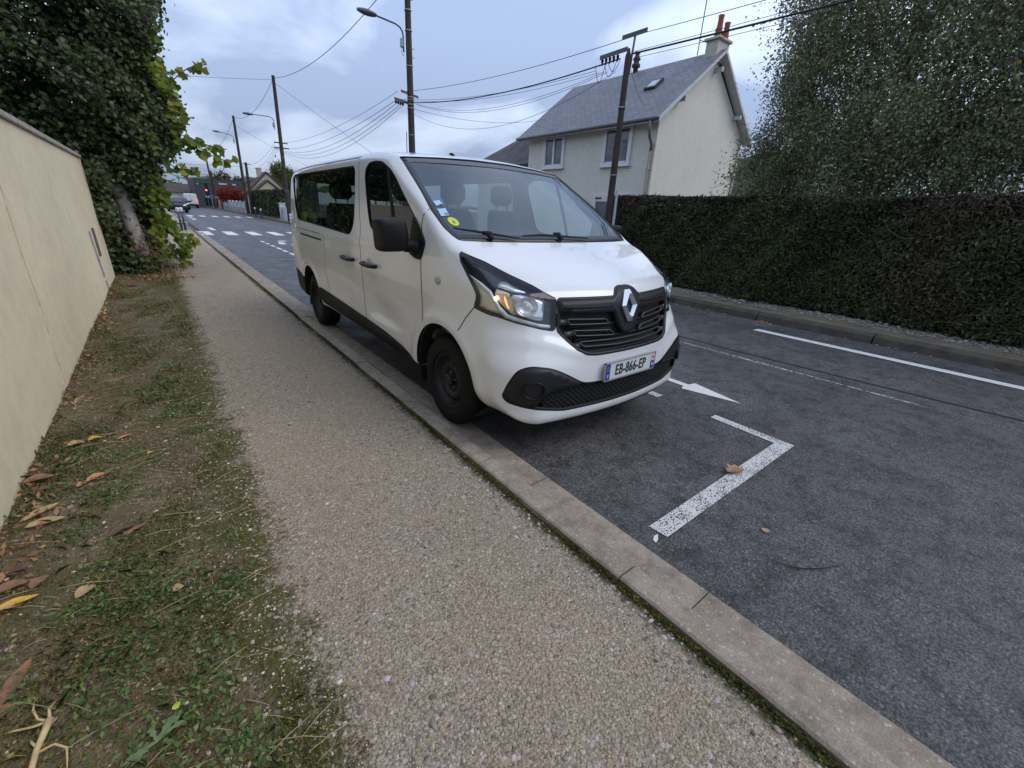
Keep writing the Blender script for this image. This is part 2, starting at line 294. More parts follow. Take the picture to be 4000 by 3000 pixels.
# kerb stones and gutter slabs, cut with joints
g=NT('kerb_concrete'); v=g.voro(120); cs=g.n('SeparateColor'); g.l(v.outputs['Color'],cs.inputs[0])
c=g.ramp(g.noise(3,6,.65),[(.3,(.165,.142,.115)),(.7,(.265,.235,.198))]); c=g.mix(c,g.ramp(g.noise(160,3),[(.3,.75),(.7,1.2)]),1.,'MULTIPLY'); c=g.mix(c,(.40,.39,.37),g.ramp(cs.outputs[0],[(.965,0),(.98,.45)]))
c=g.mix(c,g.ramp(g.noise(11,5,.7),[(.35,.62),(.55,1.05)]),.8,'MULTIPLY')
c=g.mix(c,(1.55,1.46,1.36),1.,'MULTIPLY'); g.col(c).rough(.85); g.bump(g.noise(130,4),.5,.006); KERB=g.m
def kerb_run(name,prof,y0,y1,joints,m,gap=.008):
    b=MB(); ys=[y0]+list(joints)+[y1]
    for a,c in zip(ys[:-1],ys[1:]):
        jx=rnd.uniform(-.004,.004); jz=rnd.uniform(-.004,.004)
        b.prism([(x+jx,z+jz) for x,z in prof],(0,a+gap/2,0),(1,0,0),(0,0,1),(0,1,0),c-a-gap)
    return tag(b.build(name,m),kind='structure')
js=[.775+1.09*k for k in range(-2,24)]
kerb_run('kerb',[(1.275,-.15),(1.275,.058),(1.285,.066),(1.375,.066),(1.395,.056),(1.440,.008),(1.445,-.15)],-2.5,26,js,KERB)
kerb_run('gutter',[(1.437,-.15),(1.437,.0055),(1.58,.0085),(1.585,-.15)],-2.5,26,[.52+1.05*k for k in range(-2,24)],KERB,.006)
kerb_run('kerb',[(1.30,-.15),(1.30,.05),(1.44,.05),(1.445,-.15)],34,160,[],KERB)
mesh('kerb_joint_soil',[(1.28,-2.4,.045),(1.38,-2.4,.03),(1.44,-2.4,-.012),(1.58,-2.4,-.010),(1.58,26,-.010),(1.44,26,-.012),(1.38,26,.03),(1.28,26,.045)],[(0,1,6,7),(1,2,5,6),(2,3,4,5)],mat('joint_soil',(.03,.027,.02),.95)).__setitem__('kind','structure')
# right pavement
g=NT('old_kerb'); c=g.ramp(g.noise(4,6,.7),[(.3,(.022,.021,.018)),(.7,(.075,.07,.06))]); c=g.mix(c,(1.6,1.5,1.35),1.,'MULTIPLY'); g.col(c).rough(.9); g.bump(g.noise(40,5),.6,.02); OLDK=g.m
kerb_run('kerb',[(7.70,-.1),(7.70,.0),(7.725,.10),(7.75,.122),(7.90,.128),(7.90,-.1)],-8,160,[1.42+k*1.6 for k in range(-5,40)],OLDK,.02)
g=NT('stony_path'); v=g.voro(34); cs=g.n('SeparateColor'); g.l(v.outputs['Color'],cs.inputs[0])
sx=g.n('SeparateXYZ'); g.l(g.o,sx.inputs[0])
a=g.ramp(g.noise(3,5),[(.3,(.085,.075,.052)),(.7,(.15,.132,.095))]); st=g.ramp(cs.outputs[0],[(0,(.09,.08,.07)),(.5,(.22,.20,.18)),(1,(.38,.35,.33))]); st=g.mix(st,g.ramp(v.outputs['Distance'],[(.2,1),(.7,.45)]),1.,'MULTIPLY')
f=g.ramp(g.math('ADD',g.math('MULTIPLY',g.math('SUBTRACT',sx.outputs[0],8.25),1.6),g.math('MULTIPLY',g.noise(2.5,4),.9)),[(.45,0.),(.7,1.)])
c=g.mix(g.mix(a,st,f),(1.6,1.48,1.3),1.,'MULTIPLY'); g.col(c).rough(.95); g.bump(g.math('MULTIPLY',v.outputs['Distance'],-1.),.9,.02); PATH=g.m
sheet('pavement',7.895,9.6,-8,41,.128,PATH,12,200,lambda X,Y:.128+.02*np.sin(Y*2.2)*np.sin(X*5)*(X>8.1)+.03*np.clip(X-8.3,0,1))
sheet('pavement',7.895,9.0,41,160,.128,PATH,2,20)
# ------------------------------------------------------------------ the parked minibus: its body is one smooth implicit surface, panels are trimmed from it
def spline(P,n=8,closed=False):
    P=np.array(P,float);out=[]
    N=len(P)
    for i in range(N if closed else N-1):
        if closed: p0,p1,p2,p3=P[i-1],P[i],P[(i+1)%N],P[(i+2)%N]
        else: p0,p1,p2,p3=P[max(i-1,0)],P[i],P[i+1],P[min(i+2,N-1)]
        # centripetal-ish via tension
        d1=np.linalg.norm(p2-p1)
        m1=(p2-p0)*d1/(np.linalg.norm(p2-p1)+np.linalg.norm(p1-p0)+1e-9)
        m2=(p3-p1)*d1/(np.linalg.norm(p3-p2)+np.linalg.norm(p2-p1)+1e-9)
        for t in np.arange(n)/n:
            out.append((2*t**3-3*t*t+1)*p1+(t**3-2*t*t+t)*m1+(-2*t**3+3*t*t)*p2+(t**3-t*t)*m2)
    if not closed: out.append(P[-1])
    return np.array(out)
PROF=[(.10,.245),(.035,.26),(.012,.30),(.012,.36),(.006,.45),(.002,.56),(.004,.64),(.018,.70),(.040,.76),(.060,.85),(.078,.95),(.100,1.03),(.145,1.085),(.25,1.135),(.42,1.205),(.60,1.265),(.74,1.312),
(.88,1.395),(1.05,1.51),(1.25,1.645),(1.45,1.772),(1.62,1.872),(1.74,1.918),(1.95,1.95),(2.3,1.968),(3.0,1.972),(4.0,1.965),(4.7,1.945),(5.05,1.915),(5.17,1.86),(5.22,1.70),(5.27,1.3),(5.30,.9),(5.33,.6),(5.33,.42),(5.26,.33),(5.0,.32),(3.0,.34),(1.3,.34),(.9,.30),(.5,.25)]
du=.0125
def make_table():
    C=spline(PROF,8,True)
    u=np.arange(-.35,5.8,du);z=np.arange(-.05,2.35,du)
    U,Z=np.meshgrid(u,z,indexing='ij');p=np.stack([U.ravel(),Z.ravel()],1)
    best=np.full(len(p),9.);ins=np.zeros(len(p),bool)
    A=C;B=np.roll(C,-1,0)
    for a,b in zip(A,B):
        d=b-a;L=d@d
        if L<1e-12: continue
        t=np.clip(((p-a)@d)/L,0,1);q=p-a-t[:,None]*d
        best=np.minimum(best,(q*q).sum(1))
        c=(a[1]>p[:,1])!=(b[1]>p[:,1])
        if abs(d[1])>1e-12: ins^=c&(p[:,0]<d[0]*(p[:,1]-a[1])/d[1]+a[0])
    s=np.sqrt(best);s[ins]*=-1
    return s.reshape(U.shape)
TAB=make_table()
def tab(u,z):
    i=np.clip((u+.35)/du,1,TAB.shape[0]-3);j=np.clip((z+.05)/du,1,TAB.shape[1]-3)
    i0=i.astype(int);j0=j.astype(int);a=i-i0;b=j-j0
    return (TAB[i0,j0]*(1-a)*(1-b)+TAB[i0+1,j0]*a*(1-b)+TAB[i0,j0+1]*(1-a)*b+TAB[i0+1,j0+1]*a*b)
def ss(a,b,x): t=np.clip((x-a)/(b-a),0,1); return t*t*(3-2*t)
WZ=spline([(.2,.93),(.35,.952),(.55,.966),(.8,.974),(1.05,.976),(1.2,.968),(1.32,.950),(1.5,.934),(1.7,.912),(1.86,.888),(2.1,.85)],10)
def F(X,u,z):
    X=np.abs(X)
    k=.15+.12*ss(.55,.95,z)-.165*ss(1.08,1.34,z)
    k=k*(1-ss(2.2,3.0,u))
    kr=.06*ss(4.2,5.0,u)
    c=k*X*X-kr*X*X
    d1=tab(u-c,z+.045*X*X*ss(1.45,1.8,z))
    W=np.interp(z,WZ[:,0],WZ[:,1])
    kt=.06+.12*ss(.6,.95,z)-.05*ss(1.15,1.3,z)
    W=W-kt*np.clip(1-u/1.1,0,1)**2-.05*ss(4.3,5.4,u)**2
    # wheel-arch flare
    for uc in (.9,4.30):
        rr=np.sqrt((u-uc)**2+(z-.35)**2)
        W=W+.012*np.exp(-((rr-.45)/.05)**2)*(z>.3)
    # door scoop
    sc=ss(1.35,2.0,u)*(1-ss(2.05,2.35,u))
    W=W-.034*sc*ss(.53,.60,z)*(1-ss(.64,.86,z))
    W=W-.010*ss(2.6,2.9,u)*(1-ss(3.5,3.8,u))*np.exp(-((z-.66)/.12)**2)
    # shoulder line under windows
    W=W+.006*np.exp(-((z-1.2)/.035)**2)*ss(1.2,1.6,u)
    r=np.where(z<.8,.21,.21-.10*ss(.8,1.05,z)-.045*ss(1.15,1.3,z)+.03*ss(1.55,1.8,z))
    r=r*(1-ss(.7,1.1,u)*(1-ss(1.0,1.3,z))*.75)
    r=r-.015*ss(2,4,u)*ss(1.3,1.5,z)
    d2=X-W
    # bumper ledge
    d1=d1-.015*np.exp(-((z-.70-.10*ss(.3,.8,X))/.045)**2)*(1-ss(.3,.7,u))
    return np.minimum(np.maximum(d1,d2),-r)+np.sqrt(np.maximum(d1+r,0)**2+np.maximum(d2+r,0)**2)
def grad(X,u,z,e=.008):
    g=np.stack([F(X+e,u,z)-F(X-e,u,z),F(X,u+e,z)-F(X,u-e,z),F(X,u,z+e)-F(X,u,z-e)],1)
    return g/np.linalg.norm(g,axis=1)[:,None]
def cast(Or,D,t0=0,t1=2.,n=160):
    Or=np.atleast_2d(np.array(Or,float));D=np.broadcast_to(np.array(D,float),Or.shape)
    N=len(Or);lo=np.full(N,t0);hi=np.full(N,np.nan)
    for k in range(1,n+1):
        t=t0+(t1-t0)*k/n
        p=Or+D*t
        hit=np.isnan(hi)&(F(p[:,0],p[:,1],p[:,2])<0)
        hi[hit]=t;lo[np.isnan(hi)]=t
    miss=np.isnan(hi);hi[miss]=t1;
    for _ in range(22):
        m=(lo+hi)/2;p=Or+D*m[:,None];f=F(p[:,0],p[:,1],p[:,2])<0
        hi=np.where(f,m,hi);lo=np.where(f,lo,m)
    return Or+D*hi[:,None],miss
CX,Y0=2.373,1.665
g=NT('white_paint'); sx=g.n('SeparateXYZ'); g.l(g.o,sx.inputs[0])
dz=g.ramp(g.math('ADD',g.math('MULTIPLY',sx.outputs[2],-1.5),g.math('MULTIPLY',g.noise(7,6,.7),1.1)),[(.0,0),(.32,.22)])
c=g.mix((.785,.79,.79),(.36,.32,.26),dz); c=g.mix(c,(.45,.42,.37),g.ramp(g.noise(55,5,.75),[(.66,0),(.80,.22)]))
g.col(c); g.rough(.32); g.b.inputs['Coat Weight'].default_value=1.; g.b.inputs['Coat Roughness'].default_value=.045; PAINT=g.m
TRIM=mat('interior_trim',(.11,.115,.12),.8)
GLASS_W=glass_mat('windscreen_glass',(.76,.86,.85),.115,0,(.36,.47,.58),.09)  # bluish diffuse film puts sky haze into the glass colour
GLASS_S=glass_mat('side_glass',(.62,.72,.68),.05)
GLASS_D=glass_mat('dark_glass',(.42,.49,.46),.06)
LENS=glass_mat('lamp_lens',(.92,.94,.94),.05)
DPLAST=mat('dark_grey_plastic',(.015,.015,.017),.42,bump=.1,bscale=350,spec=.35)
CLAD=mat('sill_cladding',(.008,.008,.009),.6,spec=.25)
SEAM=mat('panel_gap',(.03,.03,.032),.8)
SEAT=mat('seat_fabric',(.045,.048,.054),.9,var=.2,scale=60)
van=thing('parked_van','white passenger van with black mirror and grille parked against the kerb','van',(CX,Y0,0))
# ---- surface net of the implicit body
def surface_net(h=.025):
    xs=np.arange(-1.0625,1.07,h); us=np.arange(-.10,5.48,h); zs=np.arange(.15,2.06,h)
    G=np.empty((len(xs),len(us),len(zs)))
    U,Z=np.meshgrid(us,zs,indexing='ij')
    for i,x in enumerate(xs): G[i]=F(np.full(U.size,x),U.ravel(),Z.ravel()).reshape(U.shape)
    s=G<0; nx,nu,nz=G.shape
    acc=np.zeros((nx-1,nu-1,nz-1,3)); cnt=np.zeros((nx-1,nu-1,nz-1)); ax=[xs,us,zs]
    cor=[(a,b,c) for a in (0,1) for b in (0,1) for c in (0,1)]
    def sl(o): return G[o[0]:nx-1+o[0],o[1]:nu-1+o[1],o[2]:nz-1+o[2]]
    for o in cor:
        for d in range(3):
            if o[d]: continue
            p=list(o);p[d]=1
            a,b=sl(o),sl(p); m=(a<0)!=(b<0); t=np.where(m,a/(a-b+1e-12),0)
            for q in range(3): acc[...,q]+=m*(o[q]+(t if q==d else 0))
            cnt+=m
    act=cnt>0; idx=-np.ones(act.shape,int); idx[act]=np.arange(act.sum())
    I=np.argwhere(act); V=np.array([xs[0],us[0],zs[0]])+h*(I+acc[act]/cnt[act][:,None])
    Fs=[]
    for d in range(3):
        e1,e2=(d+1)%3,(d+2)%3
        A=[slice(1,-1)]*3; B=[slice(1,-1)]*3; A[d]=slice(0,-1); B[d]=slice(1,None)
        a=s[tuple(A)];b=s[tuple(B)]; E_=np.argwhere(a!=b)
        off=np.ones(3,int); off[d]=0; E_=E_+off
        st=s[tuple(E_.T)]
        def cell(o1,o2):
            c=E_.copy(); c[:,e1]-=o1; c[:,e2]-=o2; return idx[tuple(c.T)]
        q=np.stack([cell(0,0),cell(1,0),cell(1,1),cell(0,1)],1); q[~st]=q[~st][:,::-1]; Fs.append(q)
    for _ in range(4):
        g_=grad(*V.T); V=V-g_*F(*V.T)[:,None]*.9
    return V,np.concatenate(Fs)
def inpoly(P,poly):
    r=np.zeros(len(P),bool); A=np.asarray(poly,float)
    for a,b in zip(A,np.roll(A,-1,0)):
        c=(a[1]>P[:,1])!=(b[1]>P[:,1])
        if abs(b[1]-a[1])>1e-12: r^=c&(P[:,0]<(b[0]-a[0])*(P[:,1]-a[1])/(b[1]-a[1])+a[0])
    return r
def nearest(P,poly):
    A=np.asarray(poly,float); best=np.full(len(P),1e9); Q=P.copy()
    for a,b in zip(A,np.roll(A,-1,0)):
        d=b-a; t=np.clip(((P-a)@d)/(d@d+1e-12),0,1); q=a+t[:,None]*d; dd=((P-q)**2).sum(1); m=dd<best; best[m]=dd[m]; Q[m]=q[m]
    return Q,np.sqrt(best)
def mapS(sgn):
    return (lambda P:P[:,1:3], lambda q:cast(np.stack([np.full(len(q),sgn*1.15),q[:,0],q[:,1]],1),(-sgn,0,0),0,1.1,110)[0], lambda P:P[:,0]*sgn>0)
mapF_=(lambda P:P[:,[0,2]], lambda q:cast(np.stack([q[:,0],np.full(len(q),-.15),q[:,1]],1),(0,1,0),0,2.6,260)[0], lambda P:P[:,1]<2.2)
mapT_=(lambda P:P[:,[0,1]], lambda q:cast(np.stack([q[:,0],q[:,1],np.full(len(q),2.2)],1),(0,0,-1),0,1.6,160)[0], lambda P:P[:,2]>.9)
def map45(sgn):   # looking at the front corner from 45 degrees
    r=.70710678; D_=np.array((-sgn*r,r,0)); E_=np.array((sgn*r,r,0)); 
    return (lambda P:np.stack([P@E_,P[:,2]],1), lambda q:cast(q[:,:1]*E_+np.array((0,0,1.))*q[:,1:]-D_*.35,D_,0,1.6,200)[0], lambda P:(P[:,0]*sgn>.3)&(P[:,1]<1.3))
mapB_=(lambda P:P[:,[0,2]], lambda q:cast(np.stack([q[:,0],np.full(len(q),5.6),q[:,1]],1),(0,-1,0),0,1.5,150)[0], lambda P:P[:,1]>4.5)
def roundpoly(poly,r=.03,n=4):
    P=[np.array(p,float) for p in poly]; out=[]
    for i,p in enumerate(P):
        a=P[i-1]-p;b=P[(i+1)%len(P)]-p;la,lb=np.linalg.norm(a),np.linalg.norm(b); k=min(r,la*.45,lb*.45)
        s_,e_=p+a/la*k,p+b/lb*k
        for t in np.linspace(0,1,n+1): out.append((1-t)**2*s_+2*t*(1-t)*p+t*t*e_)
    return np.array(out)
def dens(poly,h=.02,closed=True):
    out=[];P=[np.array(p,float) for p in poly]
    for a,b in (zip(P,P[1:]+P[:1]) if closed else zip(P[:-1],P[1:])):
        n=max(1,int(np.linalg.norm(b-a)/h)); out+= [a+(b-a)*k/n for k in range(n)]
    if not closed: out.append(P[-1])
    return np.array(out)
def grow(poly,d):
    P=np.asarray(poly,float); ar=((P[:,0]*np.roll(P[:,1],-1)-np.roll(P[:,0],-1)*P[:,1]).sum()); s_=1 if ar>0 else -1
    t=np.roll(P,-1,0)-np.roll(P,1,0); t/=np.linalg.norm(t,axis=1)[:,None]+1e-9
    return P+np.stack([t[:,1],-t[:,0]],1)*d*s_
# ---- outlines (u back from the bumper, z up, X across)
REARWIN=roundpoly([(4.83,1.836),(3.45,1.838),(2.535,1.838),(2.512,1.60),(2.54,1.37),(2.635,1.243),(3.48,1.272),(4.64,1.308),(4.77,1.45),(4.90,1.76)],.07)
DOORWIN=roundpoly([(2.285,1.80),(2.20,1.848),(2.06,1.853),(1.93,1.84),(1.755,1.78),(1.635,1.712),(1.525,1.629),(1.325,1.482),(1.195,1.381),(1.105,1.293),(1.14,1.215),(1.165,1.177),(1.237,1.182),(1.45,1.235),(1.85,1.285),(2.06,1.308),(2.15,1.35),(2.20,1.467),(2.285,1.73)],.04)
HL3=[(-.886,.702,1.259),(-.821,.589,1.223),(-.741,.437,1.16),(-.658,.296,1.106),(-.557,.188,1.038),(-.573,.167,.95),(-.591,.146,.847),(-.703,.192,.866),(-.806,.273,.888),(-.877,.365,.918),(-.918,.472,.938),(-.932,.551,.951),(-.928,.527,.994),(-.926,.518,1.031),(-.928,.548,1.069),(-.926,.644,1.153),(-.926,.706,1.209),(-.903,.757,1.274)]
GRILLE=roundpoly([(-.554,1.036),(-.362,1.034),(-.125,1.031),(-.092,1.074),(-.05,1.088),(.05,1.088),(.092,1.074),(.125,1.031),(.362,1.034),(.554,1.036),(.562,.94),(.575,.853),(.515,.785),(.464,.738),(.40,.706),(.33,.697),(0,.694),(-.33,.697),(-.40,.706),(-.464,.738),(-.515,.785),(-.575,.853),(-.562,.94)],.018)
_f=[(-.903,.454),(-.886,.557),(-.853,.632),(-.785,.658),(-.669,.639),(-.58,.599),(-.415,.507),(-.186,.492)]
_b=[(-.149,.339),(-.554,.345),(-.755,.386),(-.827,.402),(-.885,.421)]
FOG=roundpoly(_f+[(-x,z) for x,z in _f[::-1]]+[(-x,z) for x,z in _b[::-1]]+_b,.05)
FOGL=roundpoly(_f[:7]+[(-.708,.478),(-.755,.386),(-.827,.402),(-.885,.421)],.045)
_w=[(-.825,1.872),(-.852,1.712),(-.897,1.506),(-.893,1.396),(-.872,1.350),(-.848,1.324),(-.65,1.319),(-.3,1.317)]
WSCR=roundpoly(_w+[(-x,z) for x,z in _w[::-1]]+[(.5,1.893),(.2,1.905),(-.2,1.905),(-.5,1.893)],.02)
HOOD=[(-.855,.835),(-.65,.80),(-.25,.765),(.25,.765),(.65,.80),(.855,.835),(.875,.70),(.81,.575),(.73,.425),(.64,.27),(.50,.10),(0,.02),(-.50,.10),(-.64,.27),(-.73,.425),(-.81,.575),(-.875,.70)]
BUMP=[(-1,0),(-1,.956),(.535,.956),(.615,.869),(.69,.76),(.72,.6),(.72,0)]
FDOOR=[(1.15,1.62),(1.165,1.47),(1.185,1.40),(1.175,1.30),(1.155,1.15),(1.148,.90),(1.14,.72),(1.25,.60),(1.30,.46),(1.30,.30),(2.36,.30),(2.345,.90),(2.355,1.2),(2.40,1.5),(2.43,1.75),(2.45,1.86),(2.40,1.895),(2.1,1.893),(1.9,1.868),(1.72,1.812),(1.45,1.655)]
SDOOR=[(2.375,.30),(2.365,.90),(2.375,1.2),(2.42,1.5),(2.45,1.75),(2.47,1.87),(3.55,1.87),(3.56,1.2),(3.565,.76),(3.53,.30)]
REARB=[(4.50,.30),(4.56,.46),(4.60,.60),(4.92,.64),(5.6,.66),(5.6,.2),(4.5,.2)]
def circ(uc,zc,rx,rz,n=48): return np.array([(uc+rx*math.cos(t),zc+rz*math.sin(t)) for t in np.linspace(0,2*math.pi,n,endpoint=False)])
ARCHF=circ(.90,.355,.405,.415); ARCHR=circ(4.27,.355,.400,.425)
V0,Q0=surface_net()
LAB=np.zeros(len(Q0),int); names={0:'body_shell'}
def cut(label,poly,mp,clip=None):
    pr,mk,ok=mp; C=V0[Q0].mean(1); m=ok(C)
    if clip is not None: m&=clip(C)
    ins=np.zeros(len(Q0),bool); k=np.where(m)[0]; ins[k]=inpoly(pr(C[k]),poly)
    a=np.zeros(len(V0),bool);b=np.zeros(len(V0),bool); a[Q0[ins].ravel()]=1; b[Q0[m&~ins].ravel()]=1; bd=np.where(a&b)[0]
    if len(bd):
        P=pr(V0[bd]); N_,dd=nearest(P,poly); g_=dd<.045; bd=bd[g_]
        if len(bd):
            q=mk(N_[g_]); d3=np.linalg.norm(q-V0[bd],axis=1); w_=d3<.12; V0[bd[w_]]=q[w_]
    LAB[ins&(LAB>=0)]=label
def addname(n): k=len(names); names[k]=n; return k
kH=addname('bonnet'); cut(kH,HOOD,mapT_,lambda C:(C[:,1]<.9))
kB=addname('front_bumper')
for s_ in (-1,1): cut(kB,BUMP,mapS(s_))
kR=addname('rear_bumper')
for s_ in (-1,1): cut(kR,REARB,mapS(s_))
kFD=[addname('front_door'),addname('front_door')]; kSD=addname('sliding_door')
for s_,k in ((-1,kFD[0]),(1,kFD[1])): cut(k,FDOOR,mapS(s_),lambda C:np.abs(C[:,0])>.80)
cut(kSD,SDOOR,mapS(-1),lambda C:np.abs(C[:,0])>.80)
for s_ in (-1,1):
    cut(-1,REARWIN,mapS(s_)); cut(-1,DOORWIN,mapS(s_)); cut(-1,ARCHF,mapS(s_),lambda C:np.abs(C[:,0])>.55); cut(-1,ARCHR,mapS(s_),lambda C:np.abs(C[:,0])>.55)
    m45=map45(s_); h3=np.array(HL3)*np.array([-s_,1,1]); HLP=dens(roundpoly(m45[0](h3),.02),.03); cut(-1,HLP,m45)
cut(-1,WSCR,mapF_,lambda C:C[:,2]>1.25); cut(-1,GRILLE,mapF_,lambda C:C[:,1]<.5); cut(-1,FOG,mapF_,lambda C:C[:,1]<.6)
BACKW=roundpoly([(-.72,1.78),(.72,1.78),(.77,1.32),(-.77,1.32)],.06); cut(-1,BACKW,mapB_)
NRM=grad(*V0.T)
for k,n in names.items():
    q=Q0[LAB==k]
    if not len(q): continue
    ids,inv=np.unique(q.ravel(),return_inverse=True)
    m_=CLAD if n=='rear_bumper' else PAINT
    o=mesh(n,V0[ids],inv.reshape(-1,4),m_,van,True,NRM[ids])
    if n=='body_shell': body=o
# dark lining behind the sheet metal, seen through the windows
q=Q0[(LAB>=0)&(V0[Q0].mean(1)[:,2]>.45)&(V0[Q0].mean(1)[:,1]>.5)]; ids,inv=np.unique(q.ravel(),return_inverse=True)
mesh('interior_lining',V0[ids]-NRM[ids]*.035,inv.reshape(-1,4)[:,::-1],TRIM,van,True)
def vpart(name,v,f,m,parent=None,smooth=True,label=None):
    nr=None
    if name in ('windscreen','side_window','door_window','lens','rear_window'): v=np.asarray(v,float); nr=grad(*v.T,.02)
    o=mesh(name,v,f,m,parent or van,smooth,nr)
    if label: o['label']=label
    return o
def patch(outline,mp,off,h=.03,skirt=0.,flip=False):
    """piece of the body surface inside an outline, set off along the normal; optional turned-in edge"""
    pr,mk,ok=mp; B=dens(outline,h*.8); lo,hi=B.min(0),B.max(0)
    gx,gy=np.meshgrid(np.arange(lo[0]+h/2,hi[0],h),np.arange(lo[1]+h/2,hi[1],h)); Gp=np.stack([gx.ravel(),gy.ravel()],1); Gp=Gp[inpoly(Gp,B)]
    if len(Gp): Gp=Gp[nearest(Gp,B)[1]>h*.45]
    P=np.concatenate([B,Gp]); n=len(B)
    r=delaunay_2d_cdt([Vector(p) for p in P],[(i,(i+1)%n) for i in range(n)],[],1,1e-6)
    q=np.array([tuple(p) for p in r[0]]); T=[tuple(t) for t in r[2]]
    v=mk(q); nn=grad(*v.T); v1=v+nn*off
    # orient outward
    t=np.array(T); fn=np.cross(v1[t[:,1]]-v1[t[:,0]],v1[t[:,2]]-v1[t[:,0]]); bad=(fn*nn[t[:,0]]).sum(1)<0; t[bad]=t[bad][:,::-1]
    T=[tuple(a) for a in t]
    if skirt:
        m=len(v1); bi=[ [i for i,o in enumerate(r[3]) if k in o] for k in range(n)]; ring=[b[0] for b in bi if b]; v2=v1[ring]-nn[ring]*skirt
        v1=np.concatenate([v1,v2]); K=len(ring); fl=not (fn*nn[t[:,0]]).sum()<0
        for i in range(K): j=(i+1)%K; T.append((ring[i],ring[j],m+j,m+i))
    return v1,T
def ribbon(pts,mp,width,off,thick=.004,closed=False,h=.03,raw3=None):
    pr,mk,ok=mp; q=dens(pts,h,closed) if raw3 is None else None; P=mk(q) if raw3 is None else np.asarray(raw3,float); nn=grad(*P.T); K=len(P)
    t=(np.roll(P,-1,0)-np.roll(P,1,0)) if closed else np.gradient(P,axis=0); t/=np.linalg.norm(t,axis=1)[:,None]+1e-9; b=np.cross(nn,t); b/=np.linalg.norm(b,axis=1)[:,None]+1e-9
    V=[];Fq=[]
    for i in range(K):
        c=P[i]+nn[i]*off; V+= [c-b[i]*width/2-nn[i]*thick,c-b[i]*width/2,c+b[i]*width/2,c+b[i]*width/2-nn[i]*thick]
    for i in range(K if closed else K-1):
        j=(i+1)%K
        for k in range(4): l=(k+1)%4; Fq.append((i*4+k,i*4+l,j*4+l,j*4+k))
    if not closed: Fq+= [(0,1,2,3),(K*4-1,K*4-2,K*4-3,K*4-4)]
    return np.array(V),Fq
def both(fn,*a,**k):
    for s_ in (-1,1): fn(s_,*a,**k)
